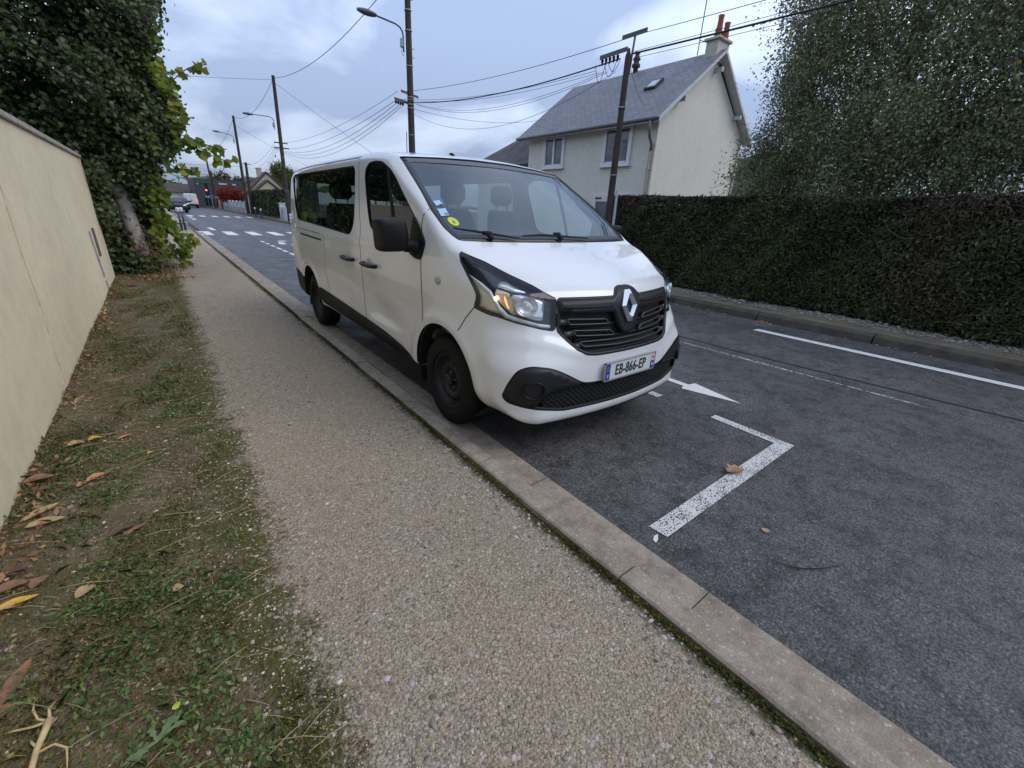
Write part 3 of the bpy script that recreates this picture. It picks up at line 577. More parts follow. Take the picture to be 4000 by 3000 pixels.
# ---- glazing
for s_ in (-1,1):
    mp=mapS(s_)
    g_=vpart('side_window',*patch(grow(REARWIN,.012),mp,-.010,.05),GLASS_D); vpart('seal',*ribbon(REARWIN,mp,.022,-.004,closed=True),RUBBER,g_)
    g_=vpart('door_window',*patch(grow(DOORWIN,.010),mp,-.012,.04),GLASS_S); vpart('seal',*ribbon(DOORWIN,mp,.030,-.003,closed=True),RUBBER,g_)
    vpart('window_divider',*ribbon([(1.835,1.83),(1.81,1.782),(1.691,1.446),(1.64,1.26)],mp,.032,-.004,.01),RUBBER,g_)
    MB_=roundpoly([(1.30,1.465),(1.20,1.385),(1.105,1.293),(1.13,1.215),(1.165,1.172),(1.24,1.178),(1.335,1.205),(1.335,1.35)],.03)
    vpart('mirror_base',*patch(MB_,mp,.012,.03,.03),BLACK)
    # seams
    sm=vpart('panel_gap',*ribbon([(1.15,1.507),(1.165,1.47),(1.185,1.40),(1.175,1.30),(1.155,1.15),(1.148,.90),(1.142,.745)],mp,.009,.0015),SEAM)
    for pl in ([(2.463,1.905),(2.45,1.86),(2.43,1.75),(2.40,1.5),(2.36,1.2),(2.352,.90),(2.365,.50)],[(.536,.953),(.615,.869),(.676,.775)]):
        vpart('panel_gap',*ribbon(pl,mp,.007,.0012),SEAM)
    if s_<0:
        vpart('panel_gap',*ribbon([(3.50,1.20),(3.505,.974),(3.565,.763),(3.53,.55)],mp,.006,.001),SEAM)
        vpart('door_rail',*ribbon([(4.50,1.149),(4.1,1.142),(3.59,1.134)],mp,.022,.0015),SEAM); vpart('panel_gap',*ribbon([(4.65,1.212),(4.1,1.207),(3.60,1.20)],mp,.006,.001),SEAM)
    vpart('roof_gutter',*ribbon([(2.47,1.903),(3.2,1.905),(4.2,1.90),(4.95,1.875)],mp,.022,.0015),mat('gutter_strip',(.42,.43,.45),.5))
    # sill cladding
    SILL=[(3.875,.568),(3.45,.549),(2.37,.504),(1.92,.478),(1.57,.436),(1.44,.40),(1.355,.352),(1.92,.372),(3.80,.392),(3.86,.46)]
    vpart('sill_cladding',*patch(SILL,mp,.010,.05,.02),CLAD)
    # indicator and handles
    h_=mp[1](np.array([(.917,1.066)]))[0]; b=MB(); b.lathe([(.003,.012),(.02,.011),(.027,.005),(.028,-.004)],(0,0,0),'x',14); 
    o=b.build('side_indicator',mat('smoked_lens',(.45,.43,.40),.25),van,True); o.location=(h_[0],h_[1],h_[2]); o.scale=(s_,1.25,1)
    for uc in ((2.13,2.685) if s_<0 else (2.13,)):
        h_=mp[1](np.array([(uc,1.026)]))[0]; b=MB(); pts=[(s_*.004,-.155,.006),(s_*.03,-.135,.004),(s_*.042,-.05,0),(s_*.042,.05,0),(s_*.03,.13,.004),(s_*.004,.148,.006)]
        b.sweep(pts,[.020,.024,.022,.022,.024,.020],8,flat=.75); o=b.build('door_handle',DPLAST,van,True); o.location=h_
        cup=vpart('handle_cup',*patch(circ(uc+.02,1.045,.055,.045,20),mp,.0012,.02),mat('cup_shade',(.50,.51,.52),.4),o); cup.matrix_parent_inverse=Matrix.Translation(-Vector(h_))
    # mirror housing on its arm
    b=MB(); X0=s_*1.135
    prof=roundpoly([(-.115,.105),(-.105,-.112),(.075,-.112),(.105,-.02),(.085,.10),(.04,.112)],.045,5)
    rings=[];
    for du_,sc in ((-.085,.72),(-.075,.88),(-.045,.97),(0,1.0),(.055,1.0),(.062,.97)): rings.append([(X0+ -s_*a*sc*1.0,1.25+du_,1.335+c*sc) for a,c in prof])
    n_=len(prof); b.add(sum(rings,[]),[(i*n_+k,i*n_+(k+1)%n_,(i+1)*n_+(k+1)%n_,(i+1)*n_+k) for i in range(5) for k in range(n_)]+[tuple(range(n_-1,-1,-1)),tuple(range(5*n_,6*n_))])
    b.sweep([(s_*1.05,1.245,1.265),(s_*1.00,1.24,1.262),(s_*.955,1.235,1.25)],[.046,.046,.062],12)
    mo=b.build('door_mirror',BLACK,van,True,auto=40)
    b=MB(); b.add([(X0-s_*a*.86,1.25+.064,1.335+c*.86) for a,c in prof],[tuple(range(n_))]); b.build('mirror_glass',mat('mirror_glass',(.8,.82,.84),.02,1.),mo)
g_=vpart('rear_window',*patch(grow(BACKW,.012),mapB_,-.01,.06),GLASS_D)
ws=vpart('windscreen',*patch(grow(WSCR,.006),mapF_,-.008,.05),GLASS_W)
FRIT=mat('black_frit',(.014,.014,.016),.35)
vpart('windscreen_edge',*ribbon(grow(WSCR,-.020),mapF_,.05,-.0065,.003,closed=True),FRIT,ws)
_bt=[p for p in WSCR if False]
vpart('windscreen_edge',*ribbon([(-.84,1.345),(-.5,1.345),(0,1.345),(.5,1.345),(.84,1.345)],mapF_,.075,-.0055,.003),FRIT,ws)
vpart('windscreen_edge',*ribbon([(-.79,1.853),(-.5,1.868),(0,1.878),(.5,1.868),(.79,1.853)],mapF_,.07,-.0055,.003),mat('shade_band',(.10,.10,.115),.4),ws)
# ---- front
b=vpart('grille',*patch(grow(GRILLE,.012),mapF_,-.045,.04),mat('grille_recess',(.006,.006,.007),.7))
gr=b
vpart('grille_edge',*ribbon(GRILLE,mapF_,.02,.002,.03,closed=True,h=.02),DPLAST,gr)
BAND=roundpoly([(-.556,1.033),(-.362,1.031),(-.122,1.028),(-.089,1.071),(-.05,1.085),(.05,1.085),(.089,1.071),(.122,1.028),(.362,1.031),(.556,1.033),(.562,.955),(.30,.945),(.13,.94),(.10,.865),(.055,.80),(-.055,.80),(-.10,.865),(-.13,.94),(-.30,.945),(-.562,.955)],.02)
vpart('grille_panel',*patch(BAND,mapF_,.003,.03,.03),DPLAST,gr)
for x0,x1 in ((-.52,-.15),(.15,.52)): vpart('grille_slat',*ribbon([(x0,.985),(x1,.975 if x0<0 else .985)],mapF_,.012,.006,.01),BLACK,gr)
SLP=mat('slat_plastic',(.032,.033,.035),.38)
FR=[[(-.50,.915),(-.205,.898),(-.172,.868),(-.487,.882)],[(-.462,.845),(-.165,.825),(-.132,.792),(-.447,.812)],[(-.432,.776),(-.114,.766),(.114,.766),(.432,.776),(.405,.748),(.12,.736),(-.12,.736),(-.405,.748)]]
FR+=[[(-x,z) for x,z in f] for f in FR[:2]]
for f in FR:
    vpart('grille_slat',*ribbon(roundpoly(f,.012),mapF_,.009,-.004,.03,closed=True,h=.03),SLP,gr)
for x0,z0,x1,z1 in ((-.56,.90,-.50,.897),(-.53,.825,-.455,.83),(-.48,.758,-.425,.762)):
    for s_ in (-1,1): vpart('grille_slat',*ribbon([(s_*-x0,z0),(s_*-x1,z1)],mapF_,.035,-.008,.02),SLP,gr)
for zz in (.865,.79,.718):
    vpart('grille_slat',*ribbon([(-.50+(.865-zz)*.6,zz),(.50-(.865-zz)*.6,zz)],mapF_,.018,-.022,.02),BLACK,gr)
# diamond badge: a faceted chrome ring
def badge():
    zc=.963; outer=[(0.027,.102),(.079,.004),(.024,-.100),(-.024,-.100),(-.079,.004),(-.027,.102)]; mid=[(.012,.075),(.058,.003),(.012,-.072),(-.012,-.072),(-.058,.003),(-.012,.075)]; inn=[(0.004,.050),(.030,.002),(.004,-.046),(-.004,-.046),(-.030,.002),(-.004,.050)]
    V=[];Fq=[]
    for ring,off in ((outer,.006),(outer,.020),(mid,.036),(inn,.018),(inn,.004)):
        q=np.array([(x,zc+z) for x,z in ring]); P=mapF_[1](q); V+=[tuple(p) for p in P+np.array((0,-.93,.36))*off*1.0]
    for l in range(4):
        for k in range(6): Fq.append((l*6+k,l*6+(k+1)%6,(l+1)*6+(k+1)%6,(l+1)*6+k))
    return np.array(V),Fq
bd=vpart('badge',*badge(),CHROME,None,False)
lo=vpart('lower_intake',*patch(grow(FOG,.012),mapF_,-.055,.05),mat('intake_recess',(.006,.006,.007),.8))
vpart('intake_edge',*ribbon(FOG,mapF_,.016,.001,.05,closed=True),BLACK,lo)
V=[];Fq=[]
for r_ in range(9):     # honeycomb mesh
    zz=.352+r_*.0165; pts=[(x,zz+(.0042 if (i+r_)%2 else -.0042)) for i,x in enumerate(np.arange(-.70,.7001,.02))]
    pts=[p for p in pts if inpoly(np.array([p]),FOG)[0]]
    if len(pts)>2:
        a,f=ribbon(pts,mapF_,.0052,-.016,.012,h=.05); n_=len(V); V+=list(a); Fq+=[tuple(i+n_ for i in k) for k in f]
vpart('intake_mesh',V,Fq,mat('mesh_plastic',(.03,.03,.032),.4),lo,False)
for s_ in (-1,1):
    fp=np.array([(x*-s_,z) for x,z in FOGL]); 
    fs=vpart('fog_surround',*patch(fp,mapF_,.004,.03,.045),DPLAST,lo)
    RG=[(x*-s_,z) for x,z in [(-.83,.60),(-.75,.605),(-.66,.585),(-.58,.556),(-.50,.520)]]
    c_=mapF_[1](np.array([(s_*.775,.512)]))[0]; b=MB(); b.lathe([(.078,-.004),(.074,.012),(.066,.006),(.060,-.012),(.02,-.02),(.001,-.02)],(0,0,0),'y',28,cap=False)
    o=b.build('fog_lamp',BLACK,lo,True); o.location=c_+grad(*c_[:,None])[0]*.006; o.rotation_euler=(0,0,s_*R(30)); o.scale=(1,-1,.78)
# number plate
pl=vpart('number_plate',*(lambda b:(b.v,b.f))(MB().box((0,-.012,.567),(.535,.010,.118),bev=.004)),mat('plate_white',(.62,.66,.64),.4),None,False)
b=MB(); 
for a in (-1,1): b.box((a*.271,-.013,.567),(.008,.016,.128)); b.box((0,-.013,.567+a*.061),(.55,.016,.006))
b.build('plate_frame',mat('plate_frame',(.33,.35,.37),.35,.3),pl)
BLUE=mat('plate_blue',(.025,.05,.30),.4)
b=MB(); b.box((-.243,-.0185,.567),(.042,.004,.108)); b.build('plate_band',BLUE,pl); b=MB(); b.box((.246,-.0185,.540),(.036,.004,.054)); b.build('plate_band',BLUE,pl)
b=MB(); b.box((.246,-.0185,.594),(.034,.004,.050)); b.build('plate_band',mat('plate_badge',(.66,.52,.52),.4),pl)
b=MB(); b.lathe([(.001,-.0215),(.009,-.0215),(.009,-.019)],(.246,0,.596),'y',12); b.build('plate_mark',mat('plate_red',(.35,.02,.03),.4),pl)
b=MB()
for k in range(12): a=2*math.pi*k/12; b.lathe([(.0005,-.0215),(.0018,-.0215),(.0018,-.0195)],(-.243+.013*math.cos(a),0,.588+.013*math.sin(a)),'y',5)
b.build('plate_mark',mat('plate_star',(.75,.65,.15),.4),pl)
def text(name,s,size,loc,rot,m,parent,sx=1.,ext=.001,bold=0.,sp=1.):
    c=bpy.data.curves.new(name,'FONT'); c.body=s; c.size=size; c.extrude=ext; c.offset=bold; c.align_x='CENTER'; c.align_y='CENTER'; c.space_character=sp; c.resolution_u=4
    t=bpy.data.objects.new(name,c); COL.objects.link(t); bpy.context.view_layer.update(); me=bpy.data.meshes.new_from_object(t.evaluated_get(bpy.context.evaluated_depsgraph_get())); bpy.data.objects.remove(t)
    me.materials.clear(); me.materials.append(m); o=bpy.data.objects.new(name,me); COL.objects.link(o); o.location=loc; o.rotation_euler=rot; o.scale=(sx,1,1); o.parent=parent; return o
INK=mat('plate_ink',(.012,.012,.015),.5); WHITE=mat('white_ink',(.8,.8,.8),.5)
text('plate_lettering','EB-866-EP',.104,(-.002,-.0185,.5655),(R(90),0,0),INK,pl,.70,.001,.0016,1.08)
text('plate_lettering','F',.034,(-.243,-.0215,.536),(R(90),0,0),WHITE,pl,.9,.0006); text('plate_lettering','94',.034,(.246,-.0215,.540),(R(90),0,0),WHITE,pl,.8,.0006)
# ---- headlamps
HOUS=mat('lamp_housing',(.012,.013,.016),.25); REFL=mat('lamp_reflector',(.86,.87,.90),.28,.75); SATIN=mat('satin_strip',(.80,.82,.86),.3)
AMB=mat('lit_bulb',(.9,.45,.15),.3,emit=(1,.55,.20),es=.5); AREF=mat('amber_reflector',(.80,.66,.48),.25,.35)
H3=dict(chrome=[(-.924,.633,1.15),(-.9,.517,1.113),(-.888,.441,1.08),(-.889,.386,1.023),(-.876,.357,.975),(-.844,.317,.932),(-.778,.25,.913),(-.61,.164,.886),(-.612,.16,.868),(-.778,.249,.890),(-.846,.32,.905),(-.884,.36,.952),(-.900,.39,1.009),(-.903,.44,1.058),(-.911,.524,1.098)],
 amber=[(-.864,.418,1.096),(-.837,.367,1.09),(-.817,.333,1.081),(-.829,.301,1.022),(-.819,.287,.969),(-.804,.273,.933),(-.832,.303,.941),(-.868,.344,.985),(-.885,.378,1.024),(-.884,.404,1.06)],
 refl=[(-.811,.317,1.072),(-.758,.29,1.077),(-.636,.213,1.037),(-.632,.205,1.023),(-.65,.184,.913),(-.801,.271,.933),(-.825,.292,.987),(-.829,.308,1.039)],
 upper=[(-.848,.422,1.113),(-.821,.429,1.136),(-.781,.421,1.144),(-.754,.356,1.117),(-.711,.289,1.09),(-.79,.333,1.097),(-.818,.369,1.104)],
 side=[(-.925,.631,1.147),(-.904,.517,1.106),(-.897,.44,1.062),(-.894,.391,1.008),(-.879,.365,.956),(-.856,.332,.926),(-.897,.402,.942),(-.926,.518,.96),(-.924,.506,1.019),(-.924,.561,1.093)],
 arc=[(-.850,.345,1.06),(-.846,.33,1.03),(-.842,.322,.99),(-.835,.31,.965),(-.846,.32,.975),(-.853,.33,1.0),(-.857,.34,1.035)])
for s_ in (-1,1):
    m45=map45(s_); P2=lambda k:m45[0](np.array(H3[k] if isinstance(k,str) else k)*np.array([-s_,1,1]))
    hp=roundpoly(P2(HL3),.02)
    hl=vpart('headlamp',*patch(grow(hp,.010),m45,-.040,.03),HOUS)
    vpart('lamp_edge',*ribbon(hp,m45,.016,-.002,.04,closed=True,h=.02),BLACK,hl)
    vpart('reflector',*patch(roundpoly(P2('refl'),.015),m45,-.030,.016,.01),REFL,hl)
    vpart('reflector',*patch(roundpoly(P2('upper'),.012),m45,-.028,.02,.01),REFL,hl)
    vpart('reflector',*patch(roundpoly(P2('side'),.01),m45,-.026,.02,.01),mat('wall_beige_reflector',(.74,.68,.52),.4,.15),hl)  # beige colour paints in the cream wall mirrored by the chrome
    vpart('indicator',*patch(roundpoly(P2('amber'),.012),m45,-.029,.016,.01),AREF,hl)
    vpart('light_strip',*patch(P2('chrome'),m45,-.020,.015,.015),SATIN,hl)
    if s_<0:
        vpart('bulb',*patch(roundpoly(P2('arc'),.006),m45,-.022,.01,.006),AMB,hl); c_=m45[1](P2([(-.878,.39,1.035)]))[0]; b=MB(); b.lathe([(.001,-.012),(.009,-.007),(.0115,0),(.009,.007),(.001,.012)],(0,0,0),'z',10); o=b.build('bulb',mat('hot_bulb',(1,.8,.6),.3,emit=(1,.72,.42),es=4.),hl,True); o.location=c_-grad(*c_[:,None])[0]*.02
    # curved bowl behind the main lamp
    c_=m45[1](P2([(-.735,.25,1.0)]))[0]; nn=grad(*c_[:,None])[0]; b=MB(); b.lathe([(.058,.022),(.05,.006),(.036,-.006),(.02,-.014),(.012,-.014),(.010,.006),(.001,.007)],(0,0,0),'y',24,cap=False)
    o=b.build('reflector',REFL,hl,True); o.location=c_-nn*.022; o.rotation_euler=(0,0,s_*R(35)); o.scale=(1.15,-1,1)
    vpart('lens',*patch(grow(hp,-.004),m45,-.001,.03),LENS,hl)
# stickers inside the glass, wipers
for nm,pts,col_ in (('sticker',[(-.833,1.565),(-.784,1.573),(-.778,1.547),(-.834,1.535)],(.40,.62,.78)),('sticker',[(-.844,1.513),(-.780,1.523),(-.790,1.478),(-.853,1.470)],(.40,.62,.78))):
    o=vpart(nm,*patch(pts,mapF_,-.004,.03),mat('sticker_blue',col_,.6),ws,label='small pale blue paper sticker')
    lo2=np.array(pts); c0=lo2.mean(0); vpart('sticker_print',*patch([tuple(c0+(p-c0)*np.array((.35,.22))+np.array((.012,-.010))) for p in lo2],mapF_,-.003,.03),mat('sticker_ink',(.12,.14,.18),.7),o)
o=vpart('sticker',*patch(circ(-.790,1.440,.036,.026,24),mapF_,-.004,.02),mat('sticker_yellow',(.62,.68,.05),.6),ws,label='round yellow sticker'); vpart('sticker_print',*patch([(-.80,1.443),(-.785,1.446),(-.78,1.43),(-.795,1.426)],mapF_,-.003,.02),mat('sticker_green',(.10,.22,.12),.7),o)
def lift(xz,off): q=np.array(xz,float); P=mapF_[1](q); return P+grad(*P.T)*off
for pts,clip_ in (([(-.845,1.382),(-.66,1.360),(-.55,1.347),(-.40,1.328)],-.63),([(-.35,1.343),(-.18,1.351),(0.0,1.346),(.30,1.330)],-.02)):
    b=MB(); P=lift(pts,.020); b.sweep(P,[.008,.013,.013,.008],6,flat=.7); c_=lift([(clip_,1.352)],.026)[0]; b.box(c_,(.07,.03,.028),bev=.008); e_=lift([(clip_+.02,1.325)],.012)[0]; b.sweep([c_,e_],[.014,.017],6)
    b.build('wiper',BLACK,van,True,auto=40)
b=MB(); b.sweep([(-.25,1.93,1.945),(-.25,1.95,1.958),(-.25,1.99,1.962)],[.02,.018,.008],8,flat=.6); b.build('aerial',BLACK,van,True)
vpart('cowl_panel',*patch([(-.80,1.316),(-.3,1.312),(.3,1.312),(.80,1.316),(.8,1.332),(.3,1.330),(-.3,1.330),(-.8,1.332)],mapF_,-.012,.05),BLACK)
# ---- wheels, arches, underside
TYRE=NT('tyre'); TYRE.col(TYRE.ramp(TYRE.noise(30,4),[(.3,(.006,.006,.006)),(.7,(.013,.012,.012))])).rough(.75); TYRE.b.inputs['Specular IOR Level'].default_value=.25; TYRE=TYRE.m
STEEL=mat('black_steel_wheel',(.022,.022,.024),.45,var=.3,scale=20,spec=.35)
VENT=mat('vent_dark',(.002,.002,.002),.9); BOLT=mat('bolt_steel',(.16,.16,.17),.35,.7)
def wheel(s_,uc):
    xo=s_*.922; r=.337; wd=.205
    tb=MB(); pr=[(.205,0),(.215,.012),(.25,.016),(.29,.010),(.318,-.004),(.331,-.022),(.337,-.05),(.337,-.155),(.331,-.183),(.318,-.20),(.25,-.21),(.205,-.205)]
    tb.lathe([(a,h*s_) for a,h in pr],(0,0,0),'x',56,cap=False)
    for k in range(60):                       # tread blocks
        a=2*math.pi*k/60
        for h0,h1 in ((-.055,-.09),(-.115,-.15)):
            pts=[]
            for da,hh in ((-.028,h0),(.018,h0),(.03,h1),(-.016,h1)): pts+=[(hh*s_,(r+.0)*math.cos(a+da),(r)*math.sin(a+da)),(hh*s_,(r+.006)*math.cos(a+da),(r+.006)*math.sin(a+da))]
            tb.add(pts,[(1,3,5,7),(0,2,3,1),(2,4,5,3),(4,6,7,5),(6,0,1,7)])
    wh=tb.build('wheel',TYRE,van,True,auto=45); wh.location=(xo,uc,.335)
    rb=MB(); rb.lathe([(a,h*s_) for a,h in [(.207,.004),(.205,-.012),(.192,-.016),(.186,-.045),(.165,-.062),(.150,-.040),(.120,-.032),(.085,-.045),(.080,-.058),(.04,-.058),(.038,-.02),(.001,-.016)]],(0,0,0),'x',48,cap=False)
    rb.lathe([(.19,-.06*s_),(.19,-.2*s_)],(0,0,0),'x',32,cap=False)
    rim=rb.build('rim',STEEL,wh,True,auto=50)
    for k in range(12):                       # vent holes as dark slots, then bolts
        hb=MB(); a=2*math.pi*(k+.5)/12; hb.lathe([(.001,0),(.017,0),(.017,-.012*s_)],(s_*(-.0335),.137*math.cos(a),.137*math.sin(a)),'x',10); hb.build('vent_hole',VENT,rim)
    for k in range(5):
        a=2*math.pi*k/5+.3; q=MB(); q.lathe([(.001,.014*s_),(.010,.012*s_),(.013,0),(.013,-.02*s_)],(s_*-.045,.062*math.cos(a),.062*math.sin(a)),'x',6); q.build('wheel_bolt',BOLT,rim,False)
for s_ in (-1,1):
    for uc in (.905,4.29): wheel(s_,uc)
    for uc,rx,rz in ((.90,.405,.415),(4.27,.400,.425)):
        b=MB(); n_=28; V=[];Fq=[]
        P=[(uc+rx*math.cos(t),.355+rz*math.sin(t)) for t in np.linspace(-.35,math.pi+.35,n_)]
        P3=[mapS(s_)[1](np.array([p]))[0] for p in P]
        for p,q in zip(P,P3):
            xs_=q[0] if abs(q[0])>.6 else s_*.93
            V+=[(xs_,p[0],p[1]),(xs_-s_*.03,uc+(p[0]-uc)*1.03,.355+(p[1]-.355)*1.03),(s_*.62,uc+(p[0]-uc)*1.03,.355+(p[1]-.355)*1.03)]
        for i in range(n_-1):
            for k in range(2): Fq.append((i*3+k,i*3+k+1,(i+1)*3+k+1,(i+1)*3+k))
        b.add(V,Fq); b.add([V[i*3+2] for i in range(n_)],[tuple(range(n_))]); b.build('wheel_arch',mat('arch_liner',(.006,.006,.006),.95),van)
b=MB(); b.box((0,2.6,.34),(1.5,4.6,.16)); b.box((0,.55,.27),(1.25,.8,.06)); b.sweep([(-.5,1.5,.26),(-.5,5.0,.26)],.04,8); b.build('underside',mat('underside',(.008,.008,.008),.9),van)
b=MB(); b.prism([(-.60,.03),(-.3,.0),(.3,.0),(.6,.03),(.76,.14),(.76,.22),(-.76,.22),(-.76,.14)],(0,.09,.215),(1,0,0),(0,1,0),(0,0,1),.05); b.build('front_undertray',CLAD,van)
# ---- cabin
b=MB(); b.box((0,3.2,.62),(1.70,4.0,.10)); b.build('cabin_floor',TRIM,van)
DASH=mat('dashboard',(.10,.108,.115),.7)
b=MB(); b.prism([(.82,1.05),(.86,1.275),(1.10,1.275),(1.42,1.20),(1.50,1.10),(1.42,.70),(1.0,.62)],(-.80,0,0),(0,1,0),(0,0,1),(1,0,0),1.6); b.box((.42,1.42,1.20),(.40,.22,.12),bev=.04); b.build('dashboard',DASH,van)
b=MB(); c_=Vector((.42,1.60,1.17)); ring=[(c_.x+.19*math.cos(t),c_.y+.19*math.sin(t)*.42,c_.z+.19*math.sin(t)*.9) for t in np.linspace(0,2*math.pi,29)]; b.sweep(ring,.016,8,cap=False)
b.sweep([c_,c_+Vector((0,-.2,-.1))],.03,8)
for t in (.2,2.9,4.71): b.sweep([c_,ring[int(t/6.283*28)]],.018,6)
b.build('steering_wheel',BLACK,van,True)
def seat(x,u,wd=.5):
    b=MB(); b.box((x,u+.0,.88),(wd,.52,.16),bev=.05); st=b.build('seat',SEAT,van,True,auto=60)
    b=MB(); V=[]; 
    for t in range(7):
        h=t/6; ww=wd*(1-.28*h**3)/2; th=.075-.02*h; zz=.95+.60*h; uu=u+.26+.16*h
        ring=[(-ww,-th*.4),(-ww*.8,-th),(ww*.8,-th),(ww,-th*.4),(ww,th*.5),(ww*.8,th),(-ww*.8,th),(-ww,th*.5)]; V+=[(x+a,uu+c,zz-(.05*(abs(a)/ww)**3 if t==6 else 0)) for a,c in ring]
    b.add(V,[(i*8+k,i*8+(k+1)%8,(i+1)*8+(k+1)%8,(i+1)*8+k) for i in range(6) for k in range(8)]+[tuple(range(48,56))]); b.build('backrest',SEAT,st,True,auto=60)
    b=MB(); b.box((x,u+.44,1.665),(.27,.10,.19),bev=.045); b.sweep([(x-.07,u+.43,1.53),(x-.07,u+.43,1.6)],.008,6); b.sweep([(x+.07,u+.43,1.53),(x+.07,u+.43,1.6)],.008,6); b.build('headrest',SEAT,st,True,auto=60)
for x in (-.56,-.08,.50): seat(x,1.78,.44)
for u in (2.75,3.65):
    for x in (-.55,-.05,.48): seat(x,u,.46)
# ------------------------------------------------------------------ garden wall on the left
def render_mat(name,col,var=.10,b=.35,streak=.22):
    g=NT(name); sx=g.n('SeparateXYZ'); g.l(g.o,sx.inputs[0])
    c=g.ramp(g.noise(.8,6,.65),[(.3,tuple(x*(1-var) for x in col)),(.7,tuple(min(1,x*(1+var*.7)) for x in col))])
    c=g.mix(c,g.ramp(g.noise(6,5,.7),[(.3,.90),(.7,1.05)]),1.,'MULTIPLY')
    dirt=g.ramp(g.math('ADD',g.math('MULTIPLY',sx.outputs[2],-2.2),g.math('MULTIPLY',g.noise(5,5,.7),.9)),[(.20,0),(.66,.45)])
    c=g.mix(c,tuple(x*.38 for x in (col[0],col[1]*.95,col[2]*.9)),dirt)
    mpn=g.n('Mapping'); mpn.inputs['Scale'].default_value=(2.2,2.2,.16); g.l(g.o,mpn.inputs[0]); st_=g.noise(2.4,5,.7,mpn.outputs[0])
    c=g.mix(c,tuple(x*.72 for x in col),g.ramp(g.math('ADD',st_,g.math('MULTIPLY',g.math('SUBTRACT',sx.outputs[2],1.0),.10)),[(.55,0),(.85,streak)]))
    c=g.mix(c,(.10,.09,.07),g.ramp(g.voro(3.2).outputs['Distance'],[(.012,.7),(.02,0)]))
    g.col(c).rough(.92); nb=g.bump(g.noise(160,4,.7),.55,.006); g.bump(g.voro(90).outputs['Distance'],.25,.004,nb); return g.m
WALLM=render_mat('cream_render',(.90,.765,.52))
wl=thing('garden_wall','tall cream rendered garden wall with a pale stone coping on the left','wall',(-.85,4.3,.06))
def wallpart(b,n,m,**k): o=b.build(n,m,wl,**k); o.matrix_parent_inverse=Matrix.Translation((.85,-4.3,-.06)); return o
b=MB(); b.box((-.955,3.4,1.0),(.25,15.0,2.06)); wallpart(b,'wall_body',WALLM)
b=MB(); 
for k in range(19): b.box((-.955,-4.08+.8*k,2.062),(.31,.794,.055),bev=.008)
wallpart(b,'coping',mat('coping_stone',(.42,.38,.32),.85,var=.2,scale=9,bump=.4,bscale=60))
g=NT('joint_stain'); g.col(g.ramp(g.noise(14,4),[(.3,(.42,.35,.24)),(.7,(.62,.53,.36))])).rough(.95)
b=MB(); b.sweep([(-.8265,4.80,1.85),(-.8265,4.79,1.5),(-.8265,4.70,1.1),(-.8265,4.68,.7),(-.8265,4.60,.4),(-.8265,4.58,.1)],.006,4,flat=.5); wallpart(b,'wall_crack',g.m)
b=MB()
for y0,z0,y1,z1,wd in ((9.02,.98,9.14,.55,.20),(9.14,.57,9.22,.30,.22),(9.26,.24,9.34,.02,.20)):
    b.add([(-.826,y0-wd/2,z0),(-.826,y0+wd/2,z0),(-.826,y1+wd/2,z1),(-.826,y1-wd/2,z1)]+[(-.836,y0-wd/2,z0),(-.836,y0+wd/2,z0),(-.836,y1+wd/2,z1),(-.836,y1-wd/2,z1)],[(0,1,2,3),(0,4,5,1),(1,5,6,2),(2,6,7,3),(3,7,4,0)])
wallpart(b,'cement_patch',mat('grey_cement',(.36,.36,.38),.9,var=.3,scale=12,bump=.5))
b=MB(); b.box((-.818,9.42,.80),(.03,.07,.42),bev=.01); wallpart(b,'conduit',mat('grey_conduit',(.13,.12,.10),.7))
# ------------------------------------------------------------------ house across the road
HX,HY=14.3,10.34
HREN=render_mat('house_render',(.70,.67,.585),.05,.2,.08)
SL=NT('slate'); br=SL.n('TexBrick',i_Scale=1.,offset=.5); 
for k_,v_ in (('Brick Width',.28),('Row Height',.16),('Mortar Size',.012),('Bias',0.)): br.inputs[k_].default_value=v_
uvn=SL.n('TexCoord'); SL.l(uvn.outputs['UV'],br.inputs['Vector'])
br.inputs['Color1'].default_value=(.16,.163,.178,1); br.inputs['Color2'].default_value=(.215,.218,.235,1); br.inputs['Mortar'].default_value=(.085,.086,.095,1)
SL.col(SL.mix(br.outputs['Color'],SL.ramp(SL.noise(.9,5),[(.3,.88),(.7,1.1)]),1.,'MULTIPLY')).rough(.55); SL.bump(br.outputs['Fac'],-.5,.015); SLATE=SL.m
def roof_plane(name,P,m,parent,t=.06):
    """sloping slab; uv in metres along the eave and up the slope"""
    P=[Vector(p) for p in P]; n=(P[1]-P[0]).cross(P[3]-P[0]).normalized(); n=n if n.z>0 else -n
    V=P+[p-n*t for p in P]; k=len(P); Fq=[tuple(range(k)),tuple(range(2*k-1,k-1,-1))]+[(i,k+i,k+(i+1)%k,(i+1)%k) for i in range(k)]
    o=mesh(name,V,Fq,m,parent); uv=o.data.uv_layers.new(); ex=(P[1]-P[0]).normalized(); ey=n.cross(ex)
    for lp in o.data.loops: q=o.data.vertices[lp.vertex_index].co-P[0]; uv.data[lp.index].uv=(q.dot(ex),q.dot(ey))
    return o
WFR=mat('window_white',(.66,.67,.70),.4); WGL=mat('window_pane',(.085,.095,.11),.06,spec=.7,var=.5,scale=1.6); SHUT=mat('roller_box',(.62,.62,.60),.5); DK=mat('shutter_slot',(.02,.02,.03),.5)
def place(o,root):
    if o.parent==root: o.matrix_parent_inverse=Matrix.Translation(-root.location)
    return o
ho=thing('house','cream two storey house with grey slate roof and clay chimney pots behind the hedge','house',(HX,HY,0))
D=5.75; LEN=6.95; EZ=5.0; RZ=7.22
